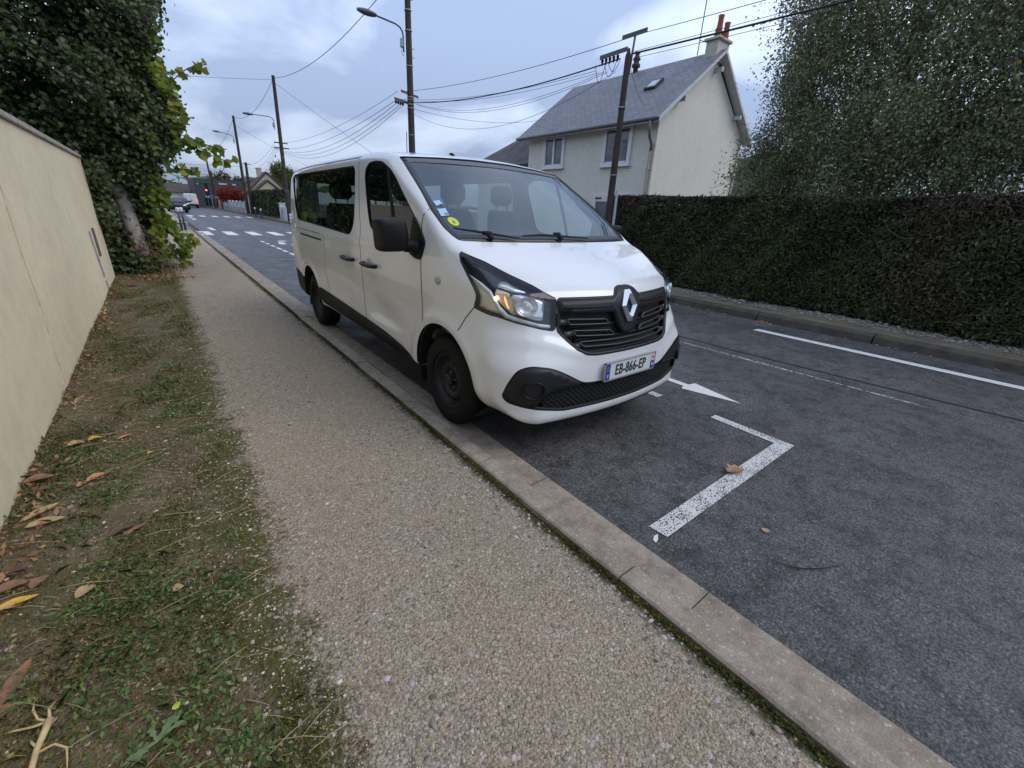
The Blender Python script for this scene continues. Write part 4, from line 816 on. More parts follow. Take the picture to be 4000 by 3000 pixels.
b=MB(); b.prism([(0,0),(D,0),(D,EZ-.05),(D/2,RZ-.22),(0,EZ-.05)],(HX,HY,0),(1,0,0),(0,0,1),(0,1,0),LEN); place(b.build('wall',HREN,ho),ho)
ov=.45; sl=(RZ-EZ)/(D/2)
ex0=HX-ov; ez0=EZ-ov*sl+.06
rf=place(roof_plane('roof',[(ex0,HY-.32,ez0),(ex0,HY+LEN+.35,ez0),(HX+D/2,HY+LEN+.35,RZ+.06),(HX+D/2,HY-.32,RZ+.06)],SLATE,ho),ho)
rf2=place(roof_plane('roof',[(HX+D+ov,HY+LEN+.35,ez0),(HX+D+ov,HY-.32,ez0),(HX+D/2,HY-.32,RZ+.055),(HX+D/2,HY+LEN+.35,RZ+.055)],SLATE,ho),ho)
PBW=mat('painted_board',(.52,.52,.53),.6,var=.12,scale=6)
b=MB()
for a,c in (((HX-ov-.02,ez0-.14),(HX+D/2,RZ-.10)),((HX+D+ov+.02,ez0-.14),(HX+D/2,RZ-.10))):
    dx,dz=c[0]-a[0],c[1]-a[1]; b.prism([(a[0],a[1]),(c[0],c[1]+.03),(c[0],c[1]+.14),(a[0],a[1]+.14)],(0,HY-.335,0),(1,0,0),(0,0,1),(0,1,0),.03)
place(b.build('barge_board',PBW,ho),ho)
b=MB(); b.prism([(HX-ov,ez0-.10),(HX,EZ-.07),(HX,EZ-.13),(HX-ov,ez0-.14)],(0,HY-.3,0),(1,0,0),(0,0,1),(0,1,0),LEN+.6); place(b.build('soffit',PBW,ho),ho)
for a,c in (((HX-ov,ez0-.085),(HX+D/2,RZ-.03)),((HX+D+ov,ez0-.085),(HX+D/2,RZ-.03))):
    b=MB(); b.prism([(a[0],a[1]),(c[0],c[1]),(c[0],c[1]-.03),(a[0],a[1]-.03)],(0,HY-.30,0),(1,0,0),(0,0,1),(0,1,0),.29); place(b.build('soffit',PBW,ho),ho)
for xx,zz in ((HX+.9,EZ+.45),(HX+D-.9,EZ+.45),(HX+D/2,RZ-.55)):
    b=MB(); b.box((xx,HY-.16,zz),(.10,.30,.14)); place(b.build('purlin_end',PBW,ho),ho)
GUT=mat('zinc_gutter',(.22,.22,.23),.5,.5)
b=MB(); b.sweep([(ex0-.06,HY-.3,ez0-.02),(ex0-.06,HY+LEN+.3,ez0-.05)],.065,10); place(b.build('gutter',GUT,ho,True),ho)
b=MB(); b.sweep([(ex0-.05,HY-.02,ez0-.05),(ex0-.04,HY+.0,ez0-.35),(ex0+.10,HY+.05,ez0-.55),(HX-.08,HY+.12,ez0-.75),(HX-.07,HY+.14,ez0-.95)],.05,8); place(b.build('drain_elbow',GUT,ho,True),ho)
b=MB(); b.sweep([(HX-.07,HY+.14,ez0-.95),(HX-.07,HY+.14,0)],.055,8)
for zz in (3.2,1.8): b.box((HX-.06,HY+.14,zz),(.13,.15,.04))
place(b.build('drainpipe',mat('cream_pipe',(.45,.40,.31),.6),ho),ho)
b=MB(); b.sweep([(HX+D+.05,HY-.02,EZ-.3),(HX+D+.06,HY-.05,0)],.06,8); place(b.build('drainpipe',mat('cream_pipe',(.45,.40,.31),.6),ho,True),ho)
def hwin(y0,y1,z0,z1,slot=True):
    b=MB(); f=.10; x=HX
    for a in ((y0,z0,y0+f,z1),(y1-f,z0,y1,z1),(y0+f,z1-f,y1-f,z1),(y0+f,z0,y1-f,z0+f)): b.box((x-.03,(a[0]+a[2])/2,(a[1]+a[3])/2),(.09,a[2]-a[0],a[3]-a[1]))
    fr=place(b.build('window',WFR,ho),ho)
    b=MB(); b.box((x-.045,(y0+y1)/2,z1-f-.09),(.055,y1-y0-2*f,.18)); place(b.build('shutter_box',SHUT,fr),ho)
    b=MB(); b.box((x-.075,y1-f-.2,z1-f-.06),(.012,.32,.07)); place(b.build('shutter_slot',DK,fr),ho)
    mid=(y0+y1)/2; zt=z1-f-.18
    b=MB(); b.box((x-.012,mid,(z0+f+zt)/2),(.02,y1-y0-2*f,zt-z0-f)); place(b.build('pane',WGL,fr),ho)
    b=MB(); b.box((x-.035,mid,(z0+f+zt)/2),(.06,.10,zt-z0-f))
    for yy in (y0+f+.03,y1-f-.03): b.box((x-.035,yy,(z0+f+zt)/2),(.06,.06,zt-z0-f))
    b.box((x-.035,mid,z0+f+.03),(.05,y1-y0-2*f-.2,.06)); place(b.build('casement',WFR,fr),ho)
    b=MB(); b.box((x-.075,mid,z0-.015),(.16,y1-y0+.10,.04)); place(b.build('sill',WFR,fr),ho)
hwin(14.88,16.22,3.42,4.83); hwin(11.36,12.74,3.36,4.86); hwin(11.25,12.95,.9,2.38)
# dormer pane, vents, chimney, aerial
def onroof(y,up): return Vector((ex0+up*math.cos(math.atan(sl)),y,ez0+.0+up*math.sin(math.atan(sl))))
ca,sa=math.cos(math.atan(sl)),math.sin(math.atan(sl)); ez_=Vector((-sa,0,ca)); ey_=Vector((ca,0,sa))
b=MB(); b.prism([(0,0),(.50,0),(.50,.09),(0,.09)],onroof(11.64,2.15),(0,1,0),ez_,ey_,.60); sk=place(b.build('skylight',mat('skylight_frame',(.03,.03,.035),.5),ho),ho)
b=MB(); b.prism([(.07,.091),(.43,.091),(.43,.098),(.07,.098)],onroof(11.64,2.15)+ey_*.08,(0,1,0),ez_,ey_,.42); place(b.build('pane',mat('skylight_pane',(.45,.50,.58),.05,spec=.8),sk),ho)
b=MB(); b.lathe([(.10,0),(.10,.18),(.17,.20),(.17,.30),(.11,.33),(.11,.42),(.17,.47),(.13,.52),(.09,.60),(.09,.68),(.13,.70),(.13,.72),(.001,.73)],(HX+D/2,14.0,RZ+.02),'z',14); place(b.build('roof_vent',mat('terracotta_dark',(.07,.045,.035),.8),ho,True),ho)
b=MB(); b.box((HX+D/2+.10,HY+.13,RZ+.02),(.75,.46,.62)); b.box((HX+D/2+.10,HY+.13,RZ+.37),(.92,.62,.09),bev=.02); ch=place(b.build('chimney',mat('chimney_render',(.48,.45,.38),.9,var=.15,scale=6),ho),ho)
for k,(dx,hh,tl) in enumerate(((-.26,.64,0),(.22,.54,.03),(.0,.36,0),(.34,.32,-.02))):
    b=MB(); b.lathe([(.105,0),(.11,.06),(.088,hh*.8),(.098,hh-.04),(.10,hh),(.075,hh),(.075,hh-.1)],(HX+D/2+.10+dx,HY+.13+(-.1 if k<2 else .1),RZ+.41),'z',12,cap=False); place(b.build('chimney_pot',mat('terracotta',(.30,.095,.045),.8,var=.3,scale=9),ch,True),ho)
b=MB(); b.sweep([(HX+D/2-.52,HY+.5,RZ-.1),(HX+D/2-.50,HY+.5,RZ+3.2)],.018,6); b.sweep([(HX+D/2-.52,HY+.5,RZ+.35),(HX+D/2-.30,HY+.45,RZ+.35)],.015,5)
b.sweep([(HX+D/2-1.3,HY+.7,RZ+2.15),(HX+D/2+.2,HY+.35,RZ+2.35)],.012,5)
for k in range(9): t=k/8; p=Vector((HX+D/2-1.3+1.5*t,HY+.7-.35*t,RZ+2.15+.2*t)); b.sweep([p+Vector((.05,.2,.04)),p-Vector((.05,.2,.04))],.007,4)
place(b.build('aerial',mat('aerial_metal',(.10,.10,.11),.5,.6),ho),ho)
# lower house behind, hipped slate roof
h2=thing('house','lower house with dark mossy hipped slate roof left of the cream house','house',(15.2,17.5,0))
b=MB(); b.box((18.2,20.4,1.9),(5.6,5.6,3.8)); place(b.build('wall',HREN,h2),h2)
SL2=mat('old_slate',(.085,.08,.08),.8,var=.35,scale=2.2,bump=.5,bscale=30)
P=[(14.6,17.35,3.75),(14.6,23.4,3.75),(21.6,23.4,3.75),(21.6,17.35,3.75)]; T1=(17.5,17.4,6.45); T2=(18.6,20.4,6.45)
place(roof_plane('roof',[P[0],P[1],T2,T1],SL2,h2),h2); place(roof_plane('roof',[P[1],P[2],T2,T2],SL2,h2),h2); place(roof_plane('roof',[P[2],P[3],T1,T2],SL2,h2),h2)
b=MB(); b.prism([(14.7,3.7),(21.5,3.7),(17.55,6.4)],(0,17.36,0),(1,0,0),(0,0,1),(0,1,0),.1); place(b.build('gable',HREN,h2),h2)
# neighbour seen past the right end of the gable
h3=thing('house','sliver of a cream house with dark roof between the gable and the birch','house',(26,11,0))
b=MB(); b.box((28.5,13.5,1.5),(5,5,3.4)); place(b.build('wall',HREN,h3),h3); b=MB(); b.prism([(-3,3.2),(3,3.2),(0,5.2)],(28.5,10.8,0),(1,0,0),(0,0,1),(0,1,0),5.4); place(b.build('roof',SL2,h3),h3)
# ------------------------------------------------------------------ timber poles, lamps and cables
g=NT('pole_timber'); mpn=g.n('Mapping'); mpn.inputs['Scale'].default_value=(9,9,.5); g.l(g.o,mpn.inputs[0]); g.col(g.ramp(g.noise(4,6,.7,mpn.outputs[0]),[(.3,(.018,.013,.011)),(.5,(.055,.042,.036)),(.75,(.105,.085,.075))])).rough(.9); g.bump(g.noise(5,5,.7,mpn.outputs[0]),.6,.02); TIMB=g.m
CAB=mat('cable_black',(.012,.012,.016),.6); ARM=mat('lamp_arm',(.10,.11,.13),.5,.5)
def pole(x,y,h,r,label,lean=(0,0),pointed=False,bands=True):
    t=thing('utility_pole',label,'utility pole',(x,y,.1),0,'timber utility poles along the right pavement')
    b=MB(); top=(lean[0],lean[1],h)
    pts=[(lean[0]*k/6,lean[1]*k/6,h*k/6) for k in range(7)]; rr=[r*(1-.32*k/6) for k in range(7)]
    if pointed: pts.append((lean[0],lean[1],h+.14)); rr.append(.02)
    b.sweep(pts,rr,14); b.build('pole',TIMB,t,True,auto=50); return t
def lamp(t,x,z,arm,lift_,hx=.62):
    b=MB(); b.sweep([(x-.14,0,z-.55),(x-.14,0,z-.1),(x-.16,0,z+.02),(x-.24,0,z+.12),(x-.40,0,z+.18),(x-arm,0,z+.18+lift_)],.026,8); la=b.build('lamp_arm',ARM,t,True)
    b=MB(); b.box((x-.2,0,z-.3),(.10,.12,.26),bev=.02); b.sweep([(x-.2,0,z-.43),(x-.22,0,z-.58),(x-.14,0,z-.66)],.012,5); b.build('lamp_control_box',GALV,la)
    L0=Vector((x-arm+.05,0,z+.18+lift_-.01)); b=MB(); V=[];K=9
    for i in range(K):
        s_=i/(K-1); ww=.15*math.sin(math.pi*min(1,.12+.88*s_**.8))**.6*(1-.15*s_)+.02; hh=.075*math.sin(math.pi*(.1+.8*s_))+.02
        for k in range(10): a=2*math.pi*k/10; V.append((L0.x-hx*s_,math.cos(a)*ww,L0.z+lift_*.25*s_+math.sin(a)*hh*(1 if math.sin(a)>0 else .8)))
    b.add(V,[(i*10+k,i*10+(k+1)%10,(i+1)*10+(k+1)%10,(i+1)*10+k) for i in range(K-1) for k in range(10)]+[tuple(range(9,-1,-1)),tuple(range((K-1)*10,K*10))])
    b.build('lamp_head',mat('lamp_head',(.10,.115,.125),.45),la,True)
def bands(t,zs,r,lean=(0,0),h=9):
    for z in zs: b=MB(); b.lathe([(r,z-.012),(r+.006,z-.012),(r+.006,z+.012),(r,z+.012)],(lean[0]*z/h,lean[1]*z/h,0),'z',14,cap=False); b.build('band',GALV,t)
# nearest pole with the perforated cross arms
pA=pole(8.3,7.02,4.5,.088,'nearest dark timber pole with pointed top and rusty cross arms beside the hedge',(0,-.02),True)
def bracket(t,c,d,L_,drop=True):
    c=Vector(c);d=Vector(d).normalized(); b=MB(); u=Vector((0,0,1))
    b.prism([(-L_/2,-.035),(L_/2,-.035),(L_/2,.035),(-L_/2,.035)],c-u.cross(d)*.006,d,u,u.cross(d),.012); b.prism([(-L_/2,-.006),(L_/2,-.006),(L_/2,.006),(-L_/2,.006)],c+u*.035,d,u.cross(d),u,.01)
    a=b.build('cross_arm',mat('rusty_arm',(.13,.12,.12),.7,.3),t); return a
br1=bracket(pA,(.02,-.1,4.86),(0,1,0),.62); b=MB(); b.sweep([(.06,-.04,4.2),(.05,-.1,4.86)],.022,8); b.build('mast',ARM,pA,True)
br2=bracket(pA,(-.02,.37,4.62),(0,1,-.02),.74)
b=MB()
for k in range(5):
    y=.24+.105*k; b.lathe([(.014,-.04),(.030,-.05),(.030,-.09),(.018,-.11),(.022,-.14),(.010,-.16)],(-.02,y,4.62),'z',10)
b.build('insulator',BLACK,br2,True)
b=MB(); 
for (y0,y1,dz) in ((.85,.55,.34),(.6,.25,.28),(.5,.15,.2)): b.sweep([(-.02,y0+(y1-y0)*t,4.5-dz*math.sin(math.pi*t)) for t in np.linspace(0,1,9)],.006,5)
b.build('cable_loop',CAB,br2,True)
b=MB(); b.box((.085,-.105,1.0),(.08,.06,2.0),.68,bev=.01); b.build('cable_guard',mat('pale_guard',(.50,.53,.58),.5),pA)
bands(pA,(.9,2.3,3.6),.080,(0,-.02),4.5)
pB=pole(8.0,16.58,8.9,.135,'tall timber pole with street lamp rising behind the roof of the white van',(0,-.17))
lamp(pB,0,6.95,1.12,.06); bands(pB,(3.9,4.75,4.86,5.0,5.08,6.0,7.0,7.55),.118,(0,-.17),8.9)
a1=bracket(pB,(0,-.06,5.18),(.9,.42,0),.95); a2=bracket(pB,(-.25,-.05,4.92),(.9,.42,0),.95)
b=MB()
for k in range(4): b.lathe([(.02,-.02),(.04,-.03),(.04,-.09),(.015,-.12)],(-.62+.11*k,-.22+.05*k,4.90),'z',8)
b.build('insulator',BLACK,a2,True)
for z in (6.55,6.3,7.9): b=MB(); b.sweep([(.1,0,z),(.24,-.05,z)],.012,5); b.build('climbing_step',GALV,pB)
b=MB(); b.sweep([(-.15,.02,4.0),(-.17,.02,3.2),(-.14,.02,2.2)],.014,6); b.build('riser_cable',CAB,pB,True)
pC=pole(8.0,38.0,9.25,.15,'timber pole with street lamp past the rear corner of the white van',(0,-1.0)); lamp(pC,0,6.75,1.45,-.02); 
a1=bracket(pC,(0,-.55,5.3),(1,0,0),.9); a2=bracket(pC,(0,-.55,4.98),(1,0,0),1.0)
bands(pC,(1.5,2.2,4.4),.135,(0,-1.0),9.25)
pD=pole(8.1,58.1,9.3,.16,'timber pole with street lamp beside the far hedge, second lamp down the road',(0,-1.0)); lamp(pD,0,7.45,1.35,.15)
pE=pole(8.0,88.5,8.6,.17,'far timber pole standing in front of the dark building',(0,1.9)); pF=pole(8.0,90,5.4,.16,'short far pole between the dark building and the red tree',(0,-3.0)); 
pG=pole(7.9,143.5,9.2,.2,'farthest pole, left of the dark building',(0,-1.)); pH=pole(8.25,56.3,5.0,.17,'short dark pole close against the lamp pole by the far hedge',(0,-1.0))
b=MB(); b.box((-.02,-.2,2.85),(.2,.18,.3),bev=.03); b.build('meter_box',GALV,pH); b=MB(); b.box((0,-.9,4.85),(.9,.06,.06)); b.build('cross_arm',ARM,pH)
def cable(p,q,sag,r=.012,label='thin overhead cable',grp='overhead cables between the poles',n=24):
    p,q=Vector(p),Vector(q); b=MB(); b.sweep([p.lerp(q,t)-Vector((0,0,sag*4*t*(1-t))) for t in np.linspace(0,1,n+1)],r*.66,5); o=b.build('overhead_cable',CAB,None,True); return tag(o,label,'cable',grp)
A_=(8.3,7.2); B_=(7.6,16.4)
cable((8.32,6.9,4.94),(8.55,-14,5.0),.25,.009,'upper single cable from the top cross arm of the nearest pole out over the birch')
cable((8.32,7.1,4.93),(7.55,16.25,5.24),.16,.010,'single cable between the upper cross arms of the two nearest poles')
cable((8.28,6.9,4.62),(8.5,-14,4.7),.22,.026,'thick black bundled cable from the nearest pole towards the birch')
cable((8.28,7.2,4.60),(8.0,16.45,5.02),.22,.022,'thick black bundled cable between the two nearest poles')
cable((8.36,6.9,4.68),(8.8,-14,5.0),.2,.007,'thin cable just above the thick bundle, heading to the birch')
cable((8.40,6.9,4.58),(8.2,-14,4.45),.2,.007,'thin cable just below the thick bundle, heading to the birch')
for k,(y0,z0,x1,z1,sg) in enumerate(((7.85,4.50,7.55,5.05,.20),(7.75,4.45,7.62,5.04,.24),(7.6,4.44,8.15,5.0,.42),(7.5,4.42,8.2,4.98,.46))): cable((8.28,y0,z0),(x1,16.4,z1),sg,.007,'thin telephone wire of the bundle between the two nearest poles')
for k,(x0,z0,x1,z1,sg) in enumerate(((7.45,5.25,7.55,5.35,.45),(7.40,5.0,7.5,5.02,.55),(7.50,4.98,7.55,5.02,.8),(7.62,4.96,7.6,5.02,.95),(7.7,4.95,7.7,5.0,1.1))): cable((x0,16.3,z0),(x1,37.4,z1),sg,.012 if k else .01,'telephone wire of the fan from the pole behind the van to the next')
for k,(x0,z0,sg) in enumerate(((7.55,5.3,.5),(7.5,5.0,.8),(7.6,4.98,1.1),(7.7,4.95,1.25))): cable((x0,37.4,z0),(8.1,55.6,4.95),sg,.012,'far telephone wire between the lamp pole past the van and the far hedge pole')
cable((8,16.4,8.9),(8,37.0,9.2),.75,.020,'lighting cable sagging between the tops of the first two lamp poles')
cable((8,37.0,9.2),(8.1,57.1,9.3),.9,.020,'lighting cable sagging between the tops of the second and third lamp poles')
cable((8.1,57.1,9.2),(8,90.4,8.5),1.2,.022,'lighting cable running down from the third lamp pole to the far poles')
cable((7.95,37.0,9.1),(-14,46,9.0),.5,.014,'service wire crossing the road from the second lamp pole towards the climber')
cable((8.1,37.0,8.9),(15,30.5,3.2),.1,.014,'service wire slanting down right from the second lamp pole behind the van')
cable((8.1,57.0,8.6),(17,60,5.0),.2,.016,'service wire slanting down right from the third lamp pole to the gabled house')
cable((8.1,16.5,4.85),(17.6,17.3,6.4),.5,.009,'service wire from the pole behind the van to the lower house')
cable((8.1,16.5,4.7),(8.32,7.3,4.4),.75,.007,'slack thin wire below the bundle between the two nearest poles')
cable((8.32,6.9,4.35),(14.2,10.9,5.2),.15,.007,'thin service wire from the nearest pole to the eave of the cream house')
cable((8.1,90,5.0),(-40,96,7.5),.5,.03,'far wire across the road above the parked cars'); cable((8.3,55.6,4.7),(-50,90,7.0),.8,.022,'long wire from the far hedge pole across the road')
# ------------------------------------------------------------------ plants
BARK=mat('bark',(.10,.085,.07),.95,var=.35,scale=8,bump=.8,bscale=25)
GREYBARK=mat('grey_bark',(.40,.36,.34),.9,var=.3,scale=7,bump=.6,bscale=22)
def wobble(p,q,n,amp): p,q=Vector(p),Vector(q); return [p.lerp(q,k/n)+Vector((rnd.uniform(-amp,amp),rnd.uniform(-amp,amp),rnd.uniform(-amp,amp)*.5))*(1 if 0<k<n else 0) for k in range(n+1)]
def merge(parts):
    V=[];Fq=[];n=0
    for v,f in parts: V.append(v);Fq.append(f+n);n+=len(v)
    return np.concatenate(V),np.concatenate(Fq)
def clusters(C,per,sig,size,nrm=None,spread=1.,kind='leaf',aspect=.7,down=0.,sz=.25,flat=(1,1,1)):
    C=np.asarray(C); P=np.repeat(C,per,0)+NR.normal(size=(len(C)*per,3))*sig*np.array(flat); n_=None if nrm is None else np.repeat(nrm,per,0)
    return leaves(P,size*(1+NR.uniform(-sz,sz,len(P))),n_,spread,aspect,kind,NR,down)
IVY=leaf_mat('ivy_leaf',[(0,(0.02975,0.04352,0.01666)),(.45,(0.05355,0.07616,0.02618)),(.8,(0.08925,0.1197,0.04046)),(.95,(0.1265,0.1496,0.0595)),(1,(0.1785,0.1768,0.0833))],.42,.15)
VINE=leaf_mat('vine_leaf',[(0,(0.08625,0.138,0.0162)),(.5,(0.161,0.23,0.0252)),(.85,(0.2645,0.322,0.036)),(1,(0.345,0.2875,0.045))],.5,.4,.2)
DRY=leaf_mat('dry_leaf',[(0,(0.145,0.077,0.039)),(.4,(0.29,0.154,0.078)),(.75,(0.406,0.238,0.13)),(1,(0.4785,0.308,0.156))],.85,.1)
# ivy-clad tree just past the end of the wall
iv=thing('ivy_tree','large ivy covered tree with bare grey trunk base past the end of the cream wall','tree',(-.5,12.1,.05))
def ploc(o,root): o.matrix_parent_inverse=Matrix.Translation(-root.location); return o
ZR=np.array([0,.4,.8,1.2,1.6,2.0,2.4,2.8,3.2,3.6,4.0,4.4,4.8,5.4,6.2,7.]); XR=np.array([-.30,-.12,-.06,-.02,.0,.14,.52,.62,.66,.60,.52,.66,.72,.55,.1,-.6])
b=MB(); b.sweep([(-.33,11.45,.0),(-.38,11.45,.5),(-.42,11.48,1.0),(-.46,11.5,1.6),(-.60,11.8,2.4),(-.8,12.4,3.6),(-1.0,12.6,5.2)],[.17,.14,.125,.115,.11,.09,.05],12)
for q in ((.1,11.9,3.2),(-1.6,12.1,4.2),(.25,12.2,4.3)): b.sweep(wobble((-.6,12.2,2.3),q,5,.08),[.07,.06,.05,.04,.03,.015],7)
tr=ploc(b.build('trunk',GREYBARK,iv,True),iv)
n=5200; z=NR.uniform(.05,6.8,n); xr=np.interp(z,ZR,XR); x=xr-NR.uniform(0,1,n)**1.25*(xr+3.4); d=xr-x
y=11.15+.75*np.exp(-d/.35)+.38*np.sin(x*2.3+z*1.7)*np.cos(z*2.1)+.22*np.sin(x*5.1-z*3.7)+.16*np.sin(x*8.7+z*9.3)+NR.normal(0,.10,n)+.25*NR.exponential(.8,n)
hole=(((x+.42)/.25)**2+((z-1.15)/.75)**2<1)&(y<11.75); edge=NR.uniform(0,1,n)>np.exp(-d/.10)*.55
k=~hole&edge&~((x<-.75)&(y<11.05)); C=np.stack([x,y,z],1)[k]
cv,cf=clusters(C,20,.10,.075,np.repeat(np.array([[.25,-1.,.45]]),len(C),0),.75,'vine' if False else 'leaf',.85)
m_=3600; z=NR.uniform(.1,6.6,m_); xr=np.interp(z,ZR,XR)-.25; x=xr-NR.uniform(0,1,m_)*(xr+4.2); y=NR.uniform(11.9,16.5,m_); k=~((np.abs(x+.45)<.3)&(z<1.8)&(y<12.6))
v2=leaves(np.stack([x,y,z],1)[k],NR.uniform(.12,.30,k.sum()),None,1.,.8)
V,Fq=merge([(cv,cf),v2]); ploc(mesh('crown',V,Fq,IVY,iv),iv)
# dry leaves and old stems hanging round the foot of the trunk
P=np.stack([NR.normal(-.34,.14,260),NR.normal(11.35,.10,260),np.abs(NR.normal(.35,.42,260))],1); P[:,0]+=(.55-P[:,2])*.18
P2=np.stack([NR.normal(-.46,.07,60),NR.normal(11.35,.05,60),NR.normal(1.85,.14,60)],1)
v,f=leaves(np.concatenate([P,P2]),NR.uniform(.05,.12,320),None,1.,.5); ploc(mesh('dry_foliage',v,f,DRY,iv),iv)
b=MB()
for k in range(46):
    p=Vector((rnd.gauss(-.33,.13),rnd.gauss(11.35,.1),rnd.uniform(.1,1.0))); b.sweep(wobble(p,p+Vector((rnd.uniform(-.05,.30),rnd.uniform(-.2,.1),-rnd.uniform(.15,.55))),4,.03),.007,4)
ploc(b.build('dead_stem',mat('dead_stem',(.17,.12,.08),.9,var=.3),iv),iv)
# yellowing grape vine trailing out over the pavement
vn=thing('grape_vine','yellow green grape vine trailing from the ivy tree out over the pavement','vine',(.2,11.9,.05))
S1=[([(.35,11.2,3.2),(.70,11.05,3.45),(.98,11.0,3.68),(1.28,11.0,3.80)],34),([(.45,11.1,2.72),(.75,11.0,2.55),(1.05,11.0,2.46),(1.35,11.0,2.42)],40),([(.45,11.1,2.60),(.85,11.0,2.38),(1.12,11.0,2.27),(1.36,11.0,2.20)],40),([(.25,11.3,2.2),(.5,11.1,2.02),(.82,11.0,2.02)],20),
([(.1,11.6,3.0),(.45,11.2,2.9),(.72,11.1,2.75)],40),([(.3,11.4,3.9),(.62,11.1,3.3),(.85,11.05,2.85)],44),([(.05,11.8,2.1),(.17,11.5,1.7),(.20,11.4,1.4)],34),([(.0,12.0,1.6),(.14,11.7,1.15),(.20,11.6,.85)],44),([(.1,12.1,1.1),(.25,12.0,.75),(.40,11.8,.60)],46),([(-.1,12.3,.9),(.22,12.1,.45),(.42,12.0,.40)],46),([(-.1,12,.5),(.2,12.,.25),(.35,12.,.22)],26),([(-.2,11.4,2.9),(.05,11.05,2.62),(.25,10.95,2.42)],30),([(.3,11.6,.62),(.5,11.5,.72),(.56,11.5,.70)],14)]
VP=[];b=MB()
for pts,cn in S1:
    q=spline(pts,12); b.sweep(q,.009,5)
    for j in range(cn):
        t=rnd.random()**.8*(len(q)-1); p=q[int(t)]; VP.append(p+NR.normal(size=3)*np.array((.05,.06,.05))-np.array((0,0,.04)))
st=ploc(b.build('stem',mat('vine_stem',(.13,.10,.05),.9),vn),vn)
P=np.array(VP); v,f=leaves(P,NR.uniform(.10,.17,len(P)),np.array([[.2,-1.,.5]]),.55,.9,'vine')
m2=900; z=NR.uniform(.25,4.4,m2); xr=np.interp(z,ZR,XR)+.10; x=xr-np.abs(NR.normal(0,.16,m2)); P=np.stack([x,NR.uniform(11.05,11.7,m2)+.3*np.exp(-(xr-x)/.3),z],1); P=P[(NR.uniform(0,1,m2)<np.where(z<1.9,1.,.35))&~((x<-.15)&(z>.4)&(z<1.9))]
v3=leaves(P,NR.uniform(.09,.15,len(P)),np.array([[.4,-1.,.5]]),.6,.9,'vine'); v,f=merge([(v,f),v3]); ploc(mesh('foliage',v,f,VINE,vn),vn)
# dark trees behind the wall, mirrored in the windows of the van
bt=thing('tree','dark evergreen tree behind the coping of the cream wall','tree',(-4.2,4.5,0))
b=MB(); b.sweep(wobble((-4.2,4.5,0),(-4.2,4.5,5),6,.08),[.2,.18,.16,.14,.11,.08,.05],8); ploc(b.build('trunk',BARK,bt,True),bt)
n=1500; y=NR.uniform(-5,10.2,n); z=NR.uniform(1.6,6.6,n); x=-1.9-NR.uniform(0,1.6,n)-.4*np.sin(y*1.3)-.15*(z-3)**2*.3
v,f=clusters(np.stack([x,y,z],1),12,.22,.20,None,1.); ploc(mesh('crown',v,f,IVY,bt),bt)
